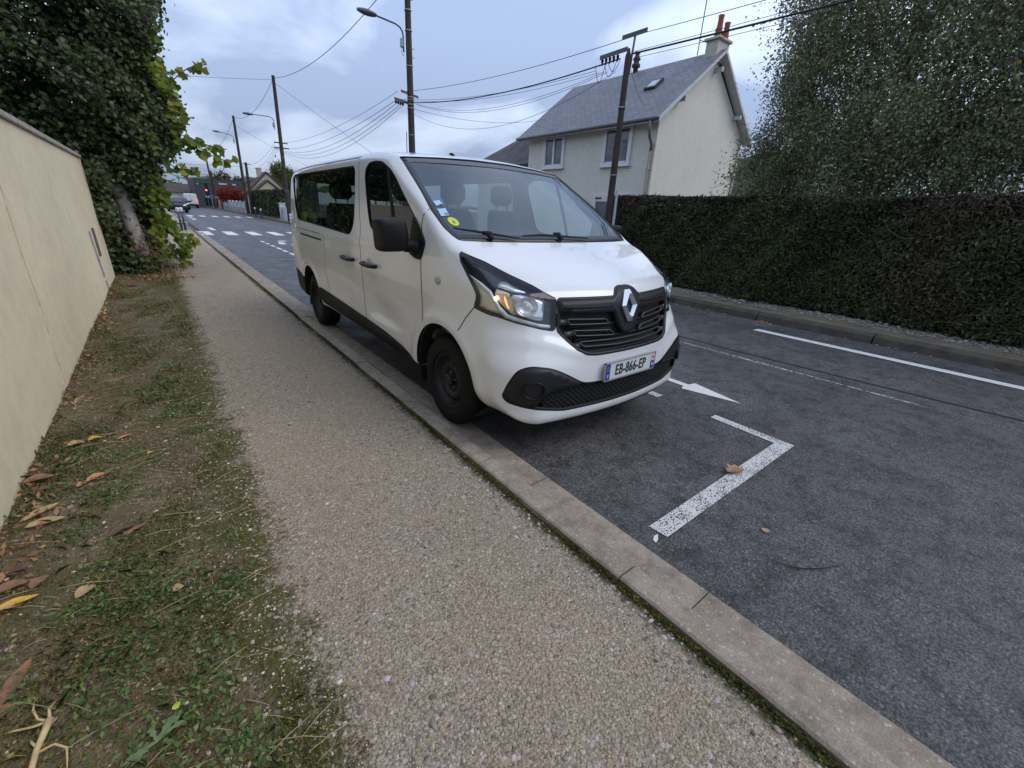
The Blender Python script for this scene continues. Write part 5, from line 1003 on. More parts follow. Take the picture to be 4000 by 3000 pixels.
# clipped conifer hedge
HGM=leaf_mat('hedge_leaf',[(0,(0.02175,0.0297,0.0108)),(.5,(0.0435,0.05805,0.0204)),(.85,(0.0812,0.0972,0.0324)),(1,(0.1377,0.1418,0.0504))],.6,.08,.30,.9)
HGB=leaf_mat('dead_hedge',[(0,(0.033,0.024,0.01595)),(.6,(0.0825,0.057,0.0406)),(1,(0.165,0.12,0.087))],.8,.05)
TWG=leaf_mat('hedge_twig',[(0,(.06,.045,.035)),(1,(.17,.14,.11))],.9,0)
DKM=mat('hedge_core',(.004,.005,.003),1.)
def hedge(name,label,x0,x1,y0,y1,z0,z1,dens_,size,brown=None,ends=True,grp=None):
    t=thing(name,label,'hedge',((x0+x1)/2,(y0+y1)/2,z0),0,grp)
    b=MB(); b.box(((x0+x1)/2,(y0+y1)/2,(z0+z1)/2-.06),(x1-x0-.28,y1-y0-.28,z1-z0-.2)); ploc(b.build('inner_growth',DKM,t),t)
    P=[];Nn=[]
    def face(n,fn,nr): 
        n=int(n); u,v=NR.uniform(0,1,n),NR.uniform(0,1,n); q=fn(u,v); P.append(q); Nn.append(np.repeat(np.array([nr],float),n,0))
    bump=lambda a,c:.05*np.sin(a*2.1+c)+.035*np.sin(a*5.3+c*4.1)+.02*np.sin(a*11+c*9)
    dp=lambda n:NR.exponential(.055,n)-.03
    face((y1-y0)*(z1-z0)*dens_,lambda u,v:np.stack([x0+dp(len(u))-bump(y0+u*(y1-y0),v*(z1-z0)),y0+u*(y1-y0),z0+.04+v*(z1-z0-.04)],1),(-1,0,.45))
    face((y1-y0)*(x1-x0)*dens_,lambda u,v:np.stack([x0+v*(x1-x0),y0+u*(y1-y0),z1-dp(len(u))*.8+.3*bump(y0+u*(y1-y0),v)],1),(0,0,1))
    if ends:
        for yy,s_ in ((y0,-1),(y1,1)): face((x1-x0)*(z1-z0)*dens_,lambda u,v:np.stack([x0+u*(x1-x0),yy-s_*dp(len(u)),z0+v*(z1-z0)],1),(0,s_,.3))
    k_=int((y1-y0)*60*min(1,dens_/2000)); yy=NR.uniform(y0,y1,k_); xx=x0+NR.uniform(0,.5,k_); hh=NR.exponential(.016,k_); P.append(np.stack([xx,yy,z1+hh],1)); Nn.append(np.repeat(np.array([[0,-.6,.3]]),k_,0))
    P=np.concatenate(P);Nn=np.concatenate(Nn)
    if brown: w_=np.clip(sum(np.exp(-(((P[:,1]-by)/ry)**2+((P[:,2]-bz)/rz_)**2))*s_ for by,bz,ry,rz_,s_ in brown),0,1); k=NR.uniform(0,1,len(P))<w_
    else: k=np.zeros(len(P),bool)
    for nm,mm,sel in (('foliage',HGM,~k),('dead_foliage',HGB,k)):
        if sel.any(): v,f=leaves(P[sel],NR.uniform(.6,1.35,sel.sum())*size,Nn[sel],.75,.38,'spray'); ploc(mesh(nm,v,f,mm,t),t)
    if size<.1:     # bare twigs showing in the clipped face
        k_=900; q=np.stack([x0-NR.uniform(0,.05,k_),NR.uniform(y0,y1,k_),NR.uniform(z0+.2,z1+.03,k_)],1); v,f=leaves(q,NR.uniform(.08,.26,k_),np.array([[-1,0,.2]]),.3,.035,'spray',NR,-.8); ploc(mesh('twigs',v,f,TWG,t),t)
    return t
hedge('hedge','long clipped dark conifer hedge with brown patches along the right pavement',8.72,9.95,-5.5,7.38,.15,1.97,4600,.064,
 [(7.2,1.9,.75,.28,.95),(5.3,1.96,1.3,.10,.8),(6.9,1.2,.6,.8,.35),(1.1,1.85,.75,.30,.85),(1.4,1.0,.45,.6,.55),(1.0,.6,.6,.4,.35),(-.6,1.6,.8,.5,.5),(3.,1.98,6,.04,.5)])
# birches behind the hedge
BIR=leaf_mat('birch_leaf',[(0,(0.1196,0.148,0.07904)),(.5,(0.207,0.2421,0.1331)),(.88,(0.3335,0.3587,0.2038)),(.985,(0.368,0.269,0.0832)),(1,(0.598,0.3811,0.0832))],.5,.22,.25)
WB=NT('birch_bark'); mpn=WB.n('Mapping'); mpn.inputs['Scale'].default_value=(1,1,6); WB.l(WB.o,mpn.inputs[0]); WB.col(WB.ramp(WB.noise(3,5,.7,mpn.outputs[0]),[(.36,(.03,.028,.025)),(.46,(.30,.29,.27)),(.8,(.42,.40,.37))])).rough(.8); WB=WB.m
def birch(label,base,h,blobs,n,leaf,per=16):
    t=thing('birch_tree',label,'tree',base,0,'birches behind the hedge'); bx,by,bz=base
    b=MB(); pts=wobble(base,(bx+.3,by+.2,h),8,.10); b.sweep(pts,[.15-.135*k/8 for k in range(9)],9)
    limbs=[]
    for cx,cy,cz,rx,ry,rz_ in blobs:
        for k in range(5):
            z0=bz+(h-bz)*rnd.uniform(.2,.75); p=Vector((bx+.1,by+.05,z0)); th=rnd.uniform(0,6.28); q=Vector((cx+rx*.75*math.cos(th),cy+ry*.75*math.sin(th),cz+rz_*rnd.uniform(-.1,.8))); m=(p+q)/2+Vector((0,0,.5)); b.sweep([p,p.lerp(m,.6),m,m.lerp(q,.6),q,q+Vector((0,0,-.3))],[.045,.036,.028,.018,.010,.005],5)
    ploc(b.build('trunk',WB,t,True),t)
    C=[]
    tot=sum(x[3]*x[5] for x in blobs)
    for cx,cy,cz,rx,ry,rz_ in blobs:
        m=int(n*rx*rz_/tot); nl=max(8,int(11*rx*ry*rz_)); d=NR.normal(size=(nl,3)); d/=np.linalg.norm(d,axis=1)[:,None]; lc=np.array([cx,cy,cz])+d*(NR.uniform(.15,1,nl)**.5)[:,None]*np.array([rx,ry,rz_])
        k=NR.integers(0,nl,m); C.append(lc[k]+NR.normal(size=(m,3))*np.array((.20,.20,.26))-np.array((0,0,1.))*np.abs(NR.normal(0,.30,m))[:,None])
    C=np.concatenate(C); C=C[(C[:,2]>1.5)|(C[:,0]>10.2)]; C=C[~((C[:,0]<10.0)&(C[:,2]<2.1))]
    # hanging strings of leaves
    ln=NR.uniform(.15,.75,len(C)); P=np.repeat(C,per,0); tt=NR.uniform(0,1,len(P))**1.4; P[:,2]-=tt*np.repeat(ln,per); P+=np.repeat(NR.normal(size=(len(C),3))*np.array((.30,.30,0)),per,0)*tt[:,None]; P+=NR.normal(size=(len(P),3))*(.13*(1-.5*tt))[:,None]; P=P[P[:,2]>.3]
    B_=C[NR.uniform(0,1,len(C))<.12]+np.array((1.2,.3,0)); B_=np.repeat(B_,3,0)+NR.normal(size=(3*len(B_),3))*.3; P=np.concatenate([P,B_[B_[:,2]>.5]])
    v,f=leaves(P,NR.uniform(.7,1.3,len(P))*leaf,None,1.,.75,'leaf',NR,1.2); ploc(mesh('crown',v,f,BIR,t),t); return t
birch('weeping birch behind the hedge, filling the upper right of the view',(12.6,3.3,.1),8.5,[(12.4,3.4,5.0,2.0,2.0,2.6),(11.9,1.9,4.4,2.0,1.7,2.6),(11.6,4.4,6.3,1.6,1.3,1.5),(12.6,.6,5.6,2.2,1.6,2.6),(12.3,3.2,2.6,1.9,1.9,1.5),(11.6,.4,2.8,1.4,1.6,1.6)],9000,.050,26)
birch('smaller sparse birch between the gable of the cream house and the hedge',(13.2,5.3,.1),6.2,[(13.0,5.55,3.4,1.0,.85,1.4),(12.6,5.2,2.3,1.0,1.0,1.0),(12.9,5.2,4.6,.9,.85,1.1)],2000,.050,22)
birch('birch at the right edge of the view behind the brown end of the hedge',(12.4,-1.6,.1),8,[(12.2,-1.4,5.2,2.2,1.9,2.8),(11.9,-.9,3.2,1.9,1.6,1.6)],3600,.056,22)
# ------------------------------------------------------------------ far end of the street
hedge('hedge','tall dark hedge beside the white gate pillar down the road',8.6,9.9,43.6,59.0,.2,2.45,260,.22)
def tree(name,label,base,h,crown,n,leaf,m,tr=.15,per=10,sig=.25,grp=None):
    t=thing(name,label,'tree',base,0,grp); b=MB(); b.sweep(wobble(base,(base[0],base[1],base[2]+h),5,.05),[tr*(1-.12*k) for k in range(6)],8); ploc(b.build('trunk',BARK,t,True),t)
    C=[]
    for cx,cy,cz,rx,ry,rz_ in crown:
        k=int(n/len(crown)); d=NR.normal(size=(k,3)); d/=np.linalg.norm(d,axis=1)[:,None]; C.append(np.array([cx,cy,cz])+d*(NR.uniform(.2,1,k)**.5)[:,None]*np.array([rx,ry,rz_]))
    v,f=clusters(np.concatenate(C),per,sig,leaf); ploc(mesh('crown',v,f,m,t),t); return t
REDL=leaf_mat('red_leaf',[(0,(0.117,0.0156,0.0104)),(.5,(0.221,0.0325,0.0182)),(1,(0.338,0.065,0.026))],.6,.25)
GRL=leaf_mat('green_leaf',[(0,(0.045,0.0675,0.0225)),(.5,(0.0825,0.1125,0.033)),(1,(0.165,0.18,0.0525))],.6,.2)
AUT=leaf_mat('autumn_leaf',[(0,(0.049,0.056,0.021)),(.5,(0.098,0.091,0.0308)),(1,(0.182,0.126,0.042))],.6,.2)
tree('red_tree','domed red leaved tree behind the white concrete fence','tree' if False else (9.3,80,.1),1.6,[(9.3,80,2.35,1.75,1.6,1.05),(8.4,80,2.0,1.0,1.2,.8),(10.3,80,1.9,1.0,1.2,.8)],700,.17,REDL,.12,9,.16)
tree('tree','tall bushy green tree behind the gabled house',(14.6,70,0),4,[(14.3,70,4.6,1.3,1.2,1.9),(15.6,71,4.2,1.4,1.2,1.5),(13.6,70,3.9,1.1,1.0,1.1)],900,.24,GRL)
for k,(x,y,h,r) in enumerate(((-7,120,6.2,4),(-2.5,130,5.6,3.4),(1.5,135,5.4,3.2),(5.0,140,4.6,2.0))):
    tree('tree',['broad green tree on the skyline nearest the ivy tree','second green tree on the skyline left of the dark building','olive tree on the skyline above the brown roof','low tree on the skyline touching the dark building'][k],(x,y,0),h*.5,[(x,y,h*.55,r,2,h*.42),(x+r*.6,y,h*.42,r*.7,2,h*.3)],420,.5,GRL,.25,9,.5,'trees on the skyline')
for k,(x,h,r) in enumerate(((16.0,8.3,1.7),(18.3,9.3,2.2),(22.5,8.2,1.6),(27,8.0,1.7),(30,7.9,1.9))):
    tree('tree','autumn treetop showing above the roof edge of the dark building',(x,170,0),h*.6,[(x,170,h*.72,r,1.6,h*.28)],150,.5,AUT,.2,8,.45,'treetops above the dark building')
tree('tree','green tree far behind the cream house chimney side of the street',(-8,60,0),3,[(-8,60,3.5,3,3,2.5)],300,.4,GRL)
def bcar(root,prof,halfw,m,glass,roofz,side_glass=None,wheels=((.8,.31),(3.3,.31)),taper=.12):
    """small car: profile (y,z) lofted across with tumblehome"""
    xs=[-1,-.97,-.86,0,.86,.97,1]; V=[];n=len(prof)
    for k,a in enumerate(xs):
        for y,z in prof:
            t=max(0,(z-.75)/(roofz-.75)); w_=halfw*(1-taper*1.6*t**1.2); zz=z-(.05 if abs(a)>.96 else .012 if abs(a)>.8 else 0)*(1 if z>.5 else 0); V.append((a*w_,y+(.06 if abs(a)>.9 else .03 if abs(a)>.8 else 0)*(1 if y<1 else -1 if y>3 else 0),zz))
    Fq=[(k*n+i,k*n+(i+1)%n,(k+1)*n+(i+1)%n,(k+1)*n+i) for k in range(len(xs)-1) for i in range(n)]+[tuple(range(n)),tuple(range(len(xs)*n-1,(len(xs)-1)*n-1,-1))]
    o=mesh('body',V,Fq,m,root,True); o.data.set_sharp_from_angle(angle=R(35))
    for y,r in wheels:
        for s_ in (-1,1):
            b=MB(); b.lathe([(.001,.0),(r*.62,.0),(r*.66,-.02*s_),(r*.95,-.01*s_),(r,-.04*s_),(r,-.2*s_),(.001,-.2*s_)],(0,0,0),'x',20); w_=b.build('wheel',TYRE,root,True,auto=40); w_.location=(s_*(halfw+.012),y,r)
            q=MB(); q.lathe([(.001,.012*s_),(r*.5,.010*s_),(r*.58,-.005*s_)],(0,0,0),'x',14); q.build('rim',GALV,w_,True)
    return o
def panel(root,name,pts,m,t=.02):
    P=[Vector(p) for p in pts]; nn=(P[1]-P[0]).cross(P[2]-P[0]).normalized(); k=len(P); return mesh(name,P+[p+nn*t for p in P],[tuple(range(k-1,-1,-1)),tuple(range(k,2*k))]+[(i,(i+1)%k,k+(i+1)%k,k+i) for i in range(k)],m,root)
CARP=mat('dark_car_paint',(.016,.019,.028),.30,coat=.05,spec=.15); VPNT=mat('far_van_paint',(.50,.51,.50),.4); CGL=mat('car_glass',(.05,.065,.075),.05,spec=.9); LAMPW=mat('head_lamp_far',(.55,.6,.65),.1,.3)
TAIL=mat('lit_tail_lamp',(.6,.05,.04),.3,emit=(1,.10,.09),es=.9)
HPROF=[(.06,.25),(0,.42),(.02,.62),(.15,.76),(.95,.93),(1.25,1.0),(1.95,1.40),(2.4,1.46),(3.1,1.42),(3.75,1.12),(4.1,1.02),(4.2,.7),(4.18,.3)]
def hatch(x,y,label,lit=False):
    c=thing('parked_car' if not lit else 'car',label,'car',(x,y,0)); bcar(c,HPROF,.86,CARP,CGL,1.46)
    panel(c,'windscreen',[(-.66,1.22,1.02),(.66,1.22,1.02),(.54,1.88,1.385),(-.54,1.88,1.385)],CGL)
    for s_ in (-1,1):
        panel(c,'headlight',[(s_*.50,.03,.66),(s_*.82,.14,.72),(s_*.80,.22,.80),(s_*.52,.10,.76)][::s_],LAMPW); b=MB(); b.box((s_*.93,1.35,1.0),(.18,.1,.13),bev=.03); b.build('mirror',CARP,c)
        panel(c,'side_window',[(s_*.80,1.45,1.03),(s_*.80,3.5,1.05),(s_*.69,3.0,1.34),(s_*.69,2.0,1.34)][::-s_],CGL,.03)
    b=MB(); b.box((0,-.01,.40),(1.1,.03,.20),bev=.01); b.box((0,0,.57),(.5,.04,.06)); b.build('grille',BLACK,c); return c
hatch(1.93,59.3,'dark blue car facing us in the left lane beyond the first crossing')
hatch(2.9,74,'dark car half hidden behind the dark blue car, beside the white van')
vv=thing('van','small white delivery van seen from behind with lit tail lamps waiting at the traffic light','van',(4.75,88,0))
bcar(vv,[(0,.35),(-.02,.6),(0,1.2),(.12,1.95),(.3,2.08),(1.5,2.12),(2.7,2.08),(3.5,1.35),(4.3,1.1),(4.5,.7),(4.4,.3)],.88,VPNT,CGL,2.12,wheels=((.9,.33),(3.7,.33)),taper=.07)
b=MB(); b.box((0,-.04,.46),(1.7,.12,.26),bev=.03); b.build('bumper',BLACK,vv); b=MB(); b.box((-.25,-.035,.98),(.55,.03,.14)); b.build('number_plate',BLACK,vv); b=MB(); b.sweep([(0,-.015,.62),(0,.0,1.2),(0,.10,1.9)],.012,4); b.build('door_gap',SEAM,vv); b=MB(); b.box((.12,-.03,1.12),(.14,.04,.06),bev=.01); b.build('door_handle',BLACK,vv)
for s_ in (-1,1): b=MB(); b.box((s_*.76,-.02,1.02),(.15,.08,.42),bev=.03); b.build('tail_lamp',TAIL,vv)
# dark clad shop building at the bend
DB=thing('shop_building','dark slate blue shop building with green and white lettering at the end of the road','building',(10,96,0))
CL=NT('dark_cladding'); CL.col(CL.ramp(CL.noise(.5,4),[(.3,(.030,.034,.042)),(.7,(.042,.047,.058))])).rough(.6); CL=CL.m
b=MB(); b.prism([(6.15,-.1),(26,-.1),(26,5.3),(15,4.62),(10,4.62),(6.0,4.62)],(0,96,0),(1,0,0),(0,0,1),(0,1,0),14); place(b.build('wall',CL,DB),DB)
b=MB(); b.box((7.75,95.97,2.9),(.42,.06,1.9)); b.box((8.6,95.97,1.0),(2.8,.06,1.2)); place(b.build('window',mat('shop_window',(.012,.014,.016),.1),DB),DB)
b=MB(); b.box((8.7,95.9,1.78),(2.7,.12,.22)); place(b.build('shop_sign',mat('sign_board',(.45,.46,.48),.6),DB),DB)
GRS=mat('green_sign_letters',(.015,.16,.06),.5); WTS=mat('white_sign_letters',(.75,.75,.76),.5)
o=text('sign_lettering','PHARMACIE',.52,(7.75,95.93,4.05),(R(90),0,0),GRS,DB,.92,.03,.012); place(o,DB)
o=text('sign_lettering','Guitton',.42,(10.25,95.93,3.98),(R(90),0,0),WTS,DB,.95,.03,.01); place(o,DB); o=text('sign_lettering','+',.42,(11.2,95.93,3.98),(R(90),0,0),mat('red_sign',(.5,.04,.04),.5),DB,1,.03,.01); place(o,DB); o=text('sign_lettering','Ivoy',.36,(11.9,95.93,3.96),(R(90),0,0),WTS,DB,.95,.03,.01); place(o,DB)
b=MB(); b.box((6.55,95.9,3.75),(.18,.15,.18),bev=.03); place(b.build('wall_lamp',WFR,DB),DB)
# red traffic light
TL=thing('traffic_light','traffic light showing red in front of the dark shop building','traffic light',(7.15,90,.1)); b=MB(); b.sweep([(0,0,0),(0,0,2.9)],.06,8); b.build('post',ARM,TL)
b=MB(); b.box((-.02,-.08,2.35),(.30,.22,.95),bev=.04); hd=b.build('signal_head',BLACK,TL); b=MB(); b.lathe([(.001,-.02),(.10,-.015),(.12,0)],(-.02,-.195,2.64),'y',16); b.build('red_lamp',mat('red_light',(.8,.05,.05),.3,emit=(1,.06,.05),es=4.),hd)
for z in (2.35,2.07): b=MB(); b.lathe([(.001,-.02),(.10,-.015),(.12,0)],(-.02,-.195,z),'y',14); b.build('dark_lamp',mat('off_lamp',(.02,.02,.02),.3),hd)
BS=thing('road_sign','small blue road sign on a post right of the traffic light','sign',(7.5,88,.1)); b=MB(); b.sweep([(0,0,0),(0,0,1.9)],.05,8); b.build('post',GALV,BS); b=MB(); b.box((0,-.07,1.65),(.62,.04,.55),bev=.01); b.build('sign_plate',mat('blue_sign',(.05,.08,.24),.5),BS)
CR=thing('pharmacy_cross','small teal cross sign near the farthest pole','sign',(5.6,132,0)); b=MB(); b.sweep([(0,0,0),(0,0,5.6)],.08,8); b.build('post',GALV,CR); b=MB(); b.box((0,-.1,5.6),(.3,.2,1.0)); b.box((0,-.1,5.6),(.8,.19,.32)); b.build('cross',mat('teal_cross',(.02,.22,.17),.5,emit=(.03,.5,.38),es=.04),CR)
BR=thing('house','long low house with brown tiled roof left of the dark shop building','house',(1.5,112,0)); b=MB(); b.box((1.,114,1.2),(10,5,2.4)); place(b.build('wall',HREN,BR),BR)
b=MB(); b.prism([(0,2.4),(3,4.0),(6,2.4)],(-4.4,111,0),(0,1,0),(0,0,1),(1,0,0),10.8); place(b.build('roof',mat('brown_tiles',(.075,.058,.052),.9,var=.2,scale=2),BR),BR)
# white concrete fence
WF=mat('weathered_white',(.47,.48,.50),.8,var=.12,scale=2); WP=mat('fence_plinth',(.27,.26,.24),.9,var=.2,scale=2)
FE=thing('fence','weathered white concrete fence with grey plinth in front of the red tree','fence',(8.6,76,.1))
b=MB(); b.box((8.66,76.5,.35),(.12,27,.5)); place(b.build('plinth',WP,FE),FE)
for k in range(9): b=MB(); y=63+k*3.375; b.box((8.6,y,.75),(.24,.24,1.35),bev=.03); place(b.build('post',WF,FE),FE)
for k in range(8): b=MB(); y=63+(k+.5)*3.375; b.box((8.64,y,.95),(.08,3.1,.62)); b.box((8.60,y,1.26),(.10,3.1,.08)); place(b.build('fence_panel',WF,FE),FE)
GP=thing('gate_pillar','mossy cream gate pillar at the far end of the white fence','pillar',(8.3,84.5,.1)); b=MB(); b.box((0,0,.68),(.55,.55,1.36),bev=.03); b.box((0,0,1.4),(.68,.68,.1),bev=.02); b.build('pillar_shaft',mat('mossy_cream',(.32,.29,.17),.9,var=.3,scale=3),GP)
FH=thing('fire_hydrant','red fire hydrant beside the mossy gate pillar','hydrant',(7.95,80.5,.1)); b=MB(); b.lathe([(.16,0),(.16,.08),(.11,.1),(.11,.7),(.16,.74),(.15,.9),(.001,.98)],(0,0,0),'z',12); b.build('hydrant_body',mat('hydrant_red',(.35,.03,.025),.5),FH); b=MB(); b.lathe([(.06,-.2),(.06,.2)],(0,0,.55),'x',8); b.build('nozzle',GALV,FH)
PI=thing('gate_pillar','white painted gate pillar with flat cap right before the tall hedge','pillar',(8.6,43.0,.12)); b=MB(); b.box((0,0,.62),(.42,.42,1.25)); b.box((0,0,1.28),(.52,.52,.08),bev=.02); b.build('pillar_shaft',WF,PI); b=MB(); b.box((.02,-.95,.5),(.2,1.45,1.0)); b.build('wall_stub',WF,PI)
WPO=thing('marker_post','white ribbed marker post at the foot of the lamp pole past the van','post',(7.78,36.2,.1)); b=MB(); b.lathe([(.16,0),(.16,.18),(.13,.2),(.16,.22),(.16,.40),(.13,.42),(.16,.44),(.15,.62),(.001,.66)],(0,0,0),'z',14); b.build('post',WFR,WPO,True)
HG=thing('house','small cream gabled house with brown verges and a chimney beyond the tall hedge','house',(11,62,0)); TC=mat('tan_render',(.42,.385,.28),.9,var=.08,scale=2); BRN=mat('brown_tiles2',(.085,.06,.055),.85,var=.2,scale=2)
b=MB(); b.prism([(8.95,0),(13.5,0),(13.5,2.3),(11.2,4.55),(8.95,2.3)],(0,62,0),(1,0,0),(0,0,1),(0,1,0),3.2); place(b.build('wall',TC,HG),HG); b=MB(); b.prism([(9.0,0),(12.7,0),(12.7,2.1),(10.85,3.6),(9.0,2.1)],(0,60,0),(1,0,0),(0,0,1),(0,1,0),2.2); place(b.build('porch',TC,HG),HG)
for pk,ez1,xs_,y,ln in (((11.2,4.62),2.2,(8.75,13.7),61.85,3.4),((10.85,3.68),2.02,(8.8,12.9),59.85,1.9)):
    b=MB(); 
    for xe in xs_: b.prism([(xe,ez1),(pk[0],pk[1]),(pk[0],pk[1]+.16),(xe,ez1+.16)],(0,y,0),(1,0,0),(0,0,1),(0,1,0),ln)
    place(b.build('roof',BRN,HG),HG)
b=MB(); b.box((10.7,63.5,4.6),(.5,.5,.9)); b.box((10.7,63.5,5.1),(.6,.6,.12)); b.box((11.9,64.5,4.4),(.45,.45,.5)); place(b.build('chimney',TC,HG),HG)
# bollards with white ball tops
BD=mat('bollard_blue',(.030,.032,.055),.4); BWH=mat('bollard_white',(.66,.67,.70),.4)
def bollard(x,y,h,label,grp):
    t=thing('bollard',label,'bollard',(x,y,.06),0,grp); b=MB(); b.sweep([(0,0,0),(0,0,h-.16)],.042,10); b.build('post',BD,t,True); b=MB(); b.lathe([(.045,h-.18),(.05,h-.14),(.075,h-.07),(.07,h-.02),(.04,h+.01),(.001,h+.015)],(0,0,0),'z',12); b.build('ball_top',BWH,t,True)
bollard(.80,25.8,1.0,'left one of the two white topped bollards by the vine leaves','bollards at the side street'); bollard(.95,26.3,1.0,'right one of the two white topped bollards by the vine leaves','bollards at the side street')
bollard(7.30,48.2,.86,'left one of the two thin white topped bollards before the tall hedge','bollards at the far crossing'); bollard(7.25,45.0,.82,'right one of the two thin white topped bollards before the tall hedge','bollards at the far crossing')
tag(sheet('hill',-160,200,260,300,0,leaf_mat('far_wood',[(0,(.05,.06,.035)),(1,(.09,.085,.05))],.9,0),60,4,lambda X,Y:6+4*np.sin(X*.02+1)+1.2*np.sin(X*.31)+.8*np.sin(X*.9)+(Y-260)*.06),kind='structure')
# ------------------------------------------------------------------ verge: grass, weeds, stones, leaves
GRM=leaf_mat('grass_blade',[(0,(0.0875,0.119,0.028)),(.5,(0.1488,0.1955,0.042)),(.8,(0.2275,0.2465,0.056)),(1,(0.4725,0.374,0.154))],.7,.2,.3,3)
n=70000; y=.4+NR.uniform(0,1,n)**1.8*10.5; x=-.83+NR.uniform(0,1,n)**1.0*1.0
dens_=np.sin(x*7+y*2.1)+np.sin(y*3.3-x*5)+.9*np.sin(x*15-y*6.)+NR.normal(0,.55,n); k=(dens_>.45)&(x<.13+.05*np.sin(y*1.3)-.18*NR.uniform(0,1,n)); x,y=x[k],y[k]; n=len(x); z=left_z(x,y)
h=NR.uniform(.007,.022,n)*(1+1.1*(NR.uniform(0,1,n)>.97)); a=NR.uniform(0,6.28,n); ln_=NR.uniform(.2,1.6,n)*h; w_=NR.uniform(.0010,.0024,n)
ca_,sa_=np.cos(a),np.sin(a); B_0=np.stack([x,y,z-.003],1); sd_=np.stack([-sa_*w_,ca_*w_,0*w_],1); mid=B_0+np.stack([ca_*ln_*.35,sa_*ln_*.35,h*.7],1); tip=B_0+np.stack([ca_*ln_,sa_*ln_,h],1)
V=np.stack([B_0-sd_,B_0+sd_,mid+sd_*.8,tip,mid-sd_*.8],1).reshape(-1,3); tag(mesh('grass',V,np.arange(n*5).reshape(n,5),GRM),kind='stuff')
MAT_=leaf_mat('matted_verge',[(0,(0.088,0.06,0.0275)),(.3,(0.152,0.108,0.0475)),(.5,(0.136,0.123,0.03)),(.75,(0.192,0.168,0.0425)),(.92,(0.304,0.225,0.1063)),(1,(0.432,0.33,0.175))],.9,.1,.3,2)
n=60000; y=.35+NR.uniform(0,1,n)**1.7*11; x=-.83+NR.uniform(0,1,n)*1.02; k=((np.sin(x*6.1-y*1.9)+np.sin(y*2.7+x*4)+NR.normal(0,.9,n))>-.9)&(x<.16+.05*np.sin(y*1.3)-.25*NR.uniform(0,1,n)**2); x,y=x[k],y[k]
v,f=leaves(np.stack([x,y,left_z(x,y)+NR.exponential(.004,len(x))],1),NR.uniform(.006,.020,len(x)),np.array([[0,0,1.]]),.55,.35); tag(mesh('matted_moss',v,f,MAT_),kind='stuff')
WEED=leaf_mat('weed_leaf',[(0,(0.068,0.1188,0.0364)),(.6,(0.1054,0.1732,0.0476)),(1,(0.204,0.264,0.084))],.6,.15)
n=230; cx=NR.uniform(-.82,-.02,n); cy=.5+NR.uniform(0,1,n)**1.5*6; kk_=(np.sin(cx*8+cy*2.3)+np.sin(cy*4.1-cx*3)+NR.normal(0,.6,n))>-.2; cx,cy=cx[kk_],cy[kk_]; n=len(cx); P=np.stack([cx,cy,left_z(cx,cy)+.012],1)
v,f=clusters(P,42,.030,.020,np.array([[0,0,1.]])*np.ones((n,1)),.55,'leaf',.55,flat=(1.4,1.4,.25)); tag(mesh('low_weeds',v,f,WEED),kind='stuff')
n=420; x=NR.uniform(-.8,.35,n); y=.5+NR.uniform(0,1,n)**1.5*8; a=NR.uniform(-.9,.5,n); L_=NR.uniform(.03,.20,n); z=left_z(x,y)+.006; b=MB()
for i in range(n): q=Vector((x[i],y[i],z[i])); e_=q+Vector((math.cos(a[i])*L_[i],math.sin(a[i])*L_[i],rnd.uniform(-.002,.03))); b.sweep([q,(q+e_)/2+Vector((0,0,rnd.uniform(0,.012))),e_],[.0012,.0014,.0008],3)
tag(b.build('dry_stalks',mat('straw',(0.364,0.28,0.154),.85,var=.35,scale=3)),kind='stuff')
def pebbles(name,X,Y,Z,size,m,kind='stuff'):
    n=len(X); T=np.array([(1,0,0),(0,1,0),(-1,0,0),(0,-1,0),(.55,.55,.62),(-.55,.55,.62),(-.55,-.55,.62),(.55,-.55,.62)]); 
    V=np.repeat(T[None],n,0)*NR.uniform(.65,1.25,(n,8,1)); V*=np.stack([size*NR.uniform(.7,1.4,n),size*NR.uniform(.6,1.1,n),size*NR.uniform(.35,.8,n)],1)[:,None]
    a=NR.uniform(0,6.28,n); c,s_=np.cos(a)[:,None],np.sin(a)[:,None]; V[...,0],V[...,1]=V[...,0]*c-V[...,1]*s_,V[...,0]*s_+V[...,1]*c
    V+=np.stack([X,Y,Z],1)[:,None]; Fb=np.array([(0,1,5,4),(1,2,6,5),(2,3,7,6),(3,0,4,7),(4,5,6,7)]); Fq=(np.arange(n)[:,None,None]*8+Fb).reshape(-1,4)
    return tag(mesh(name,V.reshape(-1,3),Fq,m),kind=kind)
g=NT('pebble'); geo=g.n('NewGeometry'); g.col(g.ramp(geo.outputs['Random Per Island'],[(0,(.09,.085,.08)),(.25,(.20,.175,.14)),(.55,(.30,.27,.225)),(.8,(.40,.37,.34)),(.93,(.52,.50,.48)),(.97,(.33,.20,.12)),(1,(.06,.06,.07))])).rough(.8); PEB=g.m; PALE=leaf_mat('pale_stone',[(0,(0.26,0.2125,0.143)),(.5,(0.468,0.4,0.297)),(1,(0.728,0.6625,0.55))],.8,0,.1)
n=42000; y=-.1+NR.uniform(0,1,n)**1.6*7.5; x=NR.uniform(-.45,1.26,n); cl=np.sin(x*4.1+y*1.7)+np.sin(y*2.3-x*3)+NR.normal(0,.8,n); k=(cl>.45)&((x>.02+.06*np.sin(y*2))|(NR.uniform(0,1,n)>.86)); x,y=x[k],y[k]; z=left_z(x,y)
pebbles('gravel',x,y,z,.0022+NR.exponential(.0019,len(x)).clip(0,.012),PEB)
n=5200; y=.2+NR.uniform(0,1,n)**1.5*7; x=.03+NR.normal(0,.16,n); k=(x>-.8); x,y=x[k],y[k]; pebbles('gravel',x,y,left_z(x,y)+.001,.0016+NR.exponential(.0017,len(x)).clip(0,.010),PALE)
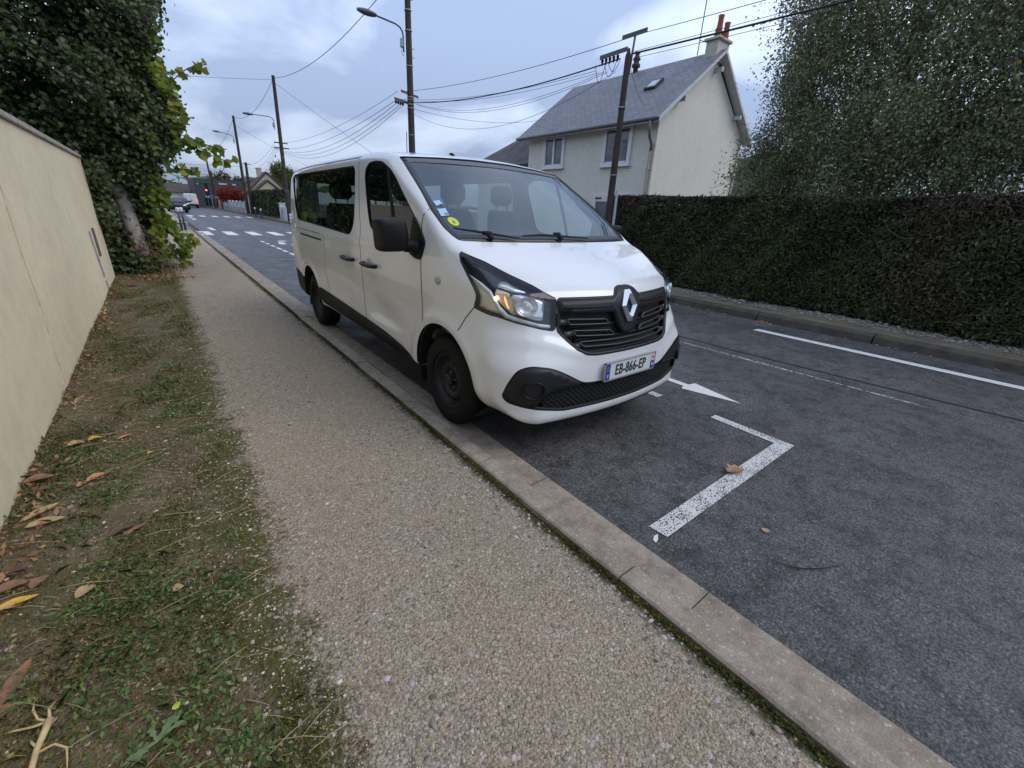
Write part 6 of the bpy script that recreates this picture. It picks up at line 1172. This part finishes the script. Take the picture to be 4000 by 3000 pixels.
n=700; y=.4+NR.uniform(0,1,n)**1.4*7; x=NR.uniform(-.8,.1,n); pebbles('gravel',x,y,left_z(x,y)+.002,.002+NR.exponential(.0026,n).clip(0,.013),PALE)
n=2600; y=NR.uniform(-.2,7,n); x=1.235-np.abs(NR.normal(0,.07,n)); pebbles('gravel',x,y,left_z(x,y),.003+NR.exponential(.0028,n).clip(0,.012),PEB)
n=900; y=NR.uniform(-1,7,n); x=NR.uniform(8.25,8.9,n); pebbles('gravel',x,y,np.full(n,.14)+.03*np.clip(x-8.3,0,1),.012+NR.exponential(.008,n).clip(0,.03),PEB)
# moss along the back of the kerb
MOSS=leaf_mat('moss',[(0,(0.035,0.0392,0.0084)),(.6,(0.07,0.0728,0.014)),(1,(0.119,0.112,0.0224))],.95,0,.35,6)
n=9000; y=-.3+NR.uniform(0,1,n)**1.4*9; x=1.262-np.abs(NR.normal(0,.016,n)); k=(np.sin(y*3)+np.sin(y*7.7+1)+NR.normal(0,.7,n))>-.5; x,y=x[k],y[k]; v,f=leaves(np.stack([x,y,np.maximum(left_z(x,y),.045)+NR.uniform(0,.010,len(x))],1),NR.uniform(.006,.016,len(x)),np.array([[0,0,1.]]),.8,.8); tag(mesh('moss',v,f,MOSS),kind='stuff')
# leaf litter against the wall
n=1500; y=.8+NR.uniform(0,1,n)**1.3*9.5; x=-.82+np.abs(NR.normal(0,.085,n)); k=(np.sin(y*2.9)+NR.normal(0,.6,n))>-.35; x,y=x[k],y[k]; v,f=leaves(np.stack([x,y,left_z(x,y)+NR.uniform(.004,.03,len(x))],1),NR.uniform(.012,.045,len(x)),np.array([[0,0,1.]]),.8,.5); tag(mesh('leaf_litter',v,f,DRY),kind='stuff')
n=1100; y=NR.uniform(10.2,13.2,n); x=NR.normal(-.25,.3,n); k=(x>-.85)&(x<.6); x,y=x[k],y[k]; v,f=leaves(np.stack([x,y,left_z(x,y)+NR.uniform(.004,.04,len(x))],1),NR.uniform(.02,.06,len(x)),np.array([[0,0,1.]]),.8,.5); tag(mesh('leaf_litter',v,f,DRY),kind='stuff')
# single fallen leaves one can point at
def leaf_obj(label,x,y,z,L_,wd,a,m,curl=.38,lobed=False,grp='fallen leaves on the verge'):
    if not lobed: L_*=.74; wd*=.85
    K=9; V=[];Fq=[]
    for i in range(K):
        t=i/(K-1); ww=wd*.5*math.sin(math.pi*t**.85)**.8*(1 if not lobed else (1+.45*math.sin(t*20))); 
        for s_ in (-1,-.5,0,.5,1): V.append((L_*(t-.5),s_*ww,.002+abs(s_)**1.5*ww*curl*1.6+L_*curl*.5*(t-.5)**2+.0015*math.sin(9*t+s_*3)))
    for i in range(K-1):
        for j in range(4): Fq.append((i*5+j,i*5+j+1,(i+1)*5+j+1,(i+1)*5+j))
    o=mesh('fallen_leaf',V,Fq,m,None,True); o.location=(x,y,z); o.rotation_euler=(rnd.uniform(-.15,.15),rnd.uniform(-.12,.12),a); return tag(o,label,'leaf',grp)
LB=mat('leaf_brown',(0.238,0.119,0.063),.7,var=.3,scale=25); LT=mat('leaf_tan',(0.42,0.28,0.14),.7,var=.25,scale=25); LY=mat('leaf_yellow',(0.63,0.378,0.049),.6,var=.25,scale=30); LO=mat('leaf_orange',(0.532,0.238,0.098),.7,var=.2,scale=25); LR=mat('leaf_dark_brown',(0.126,0.063,0.042),.75,var=.3,scale=25)
for lab,x,y,L_,wd,a,m in (('large bright yellow leaf lying at the left edge of the verge',-.69,1.985,.17,.055,.25,LY),('pinkish brown leaf heaped above the bright yellow leaf',-.72,2.10,.13,.06,.3,LB),('dark brown leaf at the left edge, topmost in the heap by the bright yellow leaf',-.74,2.2,.14,.06,.2,LR),('curled brown leaf right of the heap by the bright yellow leaf',-.64,2.08,.10,.06,1.0,LB),
 ('long reddish brown curled leaf lying below the bright yellow leaf',-.63,1.60,.22,.05,1.25,LB),('long tan leaf against the foot of the wall, upper of the two tan ones',-.71,2.63,.20,.05,.45,LT),('long tan leaf against the foot of the wall, lower of the two tan ones',-.68,2.52,.18,.06,.15,LT),('large brown leaf curled up against the wall above the tan leaves',-.76,2.97,.17,.08,.1,LB),('orange tan leaf pair beside the moss in mid verge',-.54,2.89,.12,.05,.6,LO),('small orange leaf below the orange pair',-.59,2.84,.07,.04,.9,LO),
 ('amber leaf standing in the grass near the wall',-.58,3.42,.10,.06,.4,LY),('slim orange leaf right of the amber leaf',-.44,3.38,.12,.03,.5,LO),('little orange leaf near the white pebbles in mid verge',-.31,3.05,.05,.035,.5,LO),('dark red brown curled leaf in the middle of the grass',-.41,2.28,.15,.05,.45,LR),('brown leaf slice beside the dark red brown leaf',-.36,2.26,.14,.03,.45,LB),
 ('tan leaf with a bitten edge in the lower grass',-.50,1.93,.09,.06,.6,LT),('small tan leaf below the purple flower',-.22,1.75,.05,.04,.2,LT),('brown leaf at the left edge above the pale root',-.66,1.49,.14,.07,.3,LB),('two toned brown leaf right of the dry grass tuft',-.08,1.42,.07,.02,1.2,LB),('orange leaf lying by the foot of the ivy at the end of the wall',-.55,9.6,.22,.08,.1,LO),('pale leaf against the wall foot in mid distance',-.66,3.37,.12,.07,.3,LT)):
    leaf_obj(lab,x,y,float(left_z(np.array([x]),np.array([y]))[0])+.008,L_,wd,a,m)
leaf_obj('brown lobed leaf lying on the white parking bay line',2.66,.93,.009,.16,.085,-.2,mat('leaf_road',(0.308,0.182,0.084),.7,var=.3,scale=25),.25,True,'leaves on the asphalt')
leaf_obj('tiny tan leaf lying alone on the asphalt below the parking bay line',2.22,.55,.006,.05,.045,.4,LT,.2,False,'leaves on the asphalt')
tw=MB(); tw.sweep([(2.02,.42,.008),(2.07,.34,.008),(2.16,.27,.009),(2.26,.23,.008)],[.002,.003,.003,.0015],5); tag(tw.build('twig',mat('twig_dark',(.02,.018,.015),.9)),'thin dark twig on the asphalt between the kerb and the tiny tan leaf','twig')
YL=[LY,LO,LT]; pr=[]
for i in range(34):
    y=rnd.choice([4.4,4.3,4.1,2.95,2.9,2.8,2.6,2.5,2.0,1.7,1.2,.9,.3,3.6])+rnd.gauss(0,.16); x=7.66-abs(rnd.gauss(0,.05)) if i<26 else 7.6-rnd.uniform(.05,.5)
    leaf_obj('yellow autumn leaf in the gutter of the far kerb',x,y,.006,rnd.uniform(.05,.09),rnd.uniform(.03,.05),rnd.uniform(0,6),YL[i%3],.3,False,'yellow leaves along the far kerb')
# pale dug-up root and a dandelion at the bottom of the verge
rt=MB(); z0=.075
rt.sweep([(-.545,1.17,z0),(-.55,1.24,z0+.012),(-.545,1.31,z0+.016),(-.535,1.37,z0+.014),(-.53,1.395,z0+.016)],[.006,.007,.0075,.009,.011],7)
for P in ([(-.55,1.24,z0+.012),(-.59,1.22,z0+.01),(-.64,1.17,z0)],[(-.547,1.30,z0+.016),(-.51,1.305,z0+.014),(-.485,1.28,z0+.006),(-.48,1.22,z0)],[(-.53,1.39,z0+.014),(-.57,1.40,z0+.012),(-.60,1.41,z0+.016),(-.63,1.43,z0+.004)],[(-.53,1.39,z0+.014),(-.555,1.41,z0+.02),(-.57,1.45,z0+.02),(-.575,1.49,z0+.012)],[(-.53,1.395,z0+.016),(-.535,1.43,z0+.02),(-.525,1.46,z0+.01)],[(-.545,1.32,z0+.015),(-.56,1.345,z0+.014),(-.565,1.36,z0+.01)]): rt.sweep(P,[.0045]+[.0032]*(len(P)-2)+[.0012],5)
tag(rt.build('dry_root',mat('pale_root',(0.588,0.434,0.224),.8,var=.2,scale=30),None,True),'pale yellow forked root lying on the bare soil at the bottom left','root')
dn=MB()
for k in range(7):
    a=rnd.uniform(0,6.28); L_=rnd.uniform(.05,.085); V=[];Fq=[]
    for i in range(8):
        t=i/7; ww=.011*(.35+.9*t)*(1 if i%2 else .45) if i<7 else .001; c=Vector((-.29+math.cos(a)*L_*t,1.155+math.sin(a)*L_*t,.082+.012*math.sin(2.6*t))); n_=Vector((-math.sin(a),math.cos(a),0)); V+=[c-n_*ww,c+n_*ww]
    for i in range(7): Fq.append((2*i,2*i+1,2*i+3,2*i+2))
    dn.add(V,Fq)
tag(dn.build('dandelion',mat('dandelion_leaf',(0.119,0.175,0.07),.6,var=.25,scale=40),None,True),'grey green dandelion rosette near the bottom of the verge','plant')
o=leaf_obj('single bright lime green leaf standing in the grass',-.245,1.235,.085,.035,.02,1.2,mat('lime_leaf',(0.392,0.504,0.056),.5),.3); o.rotation_euler=(.9,.2,.6)
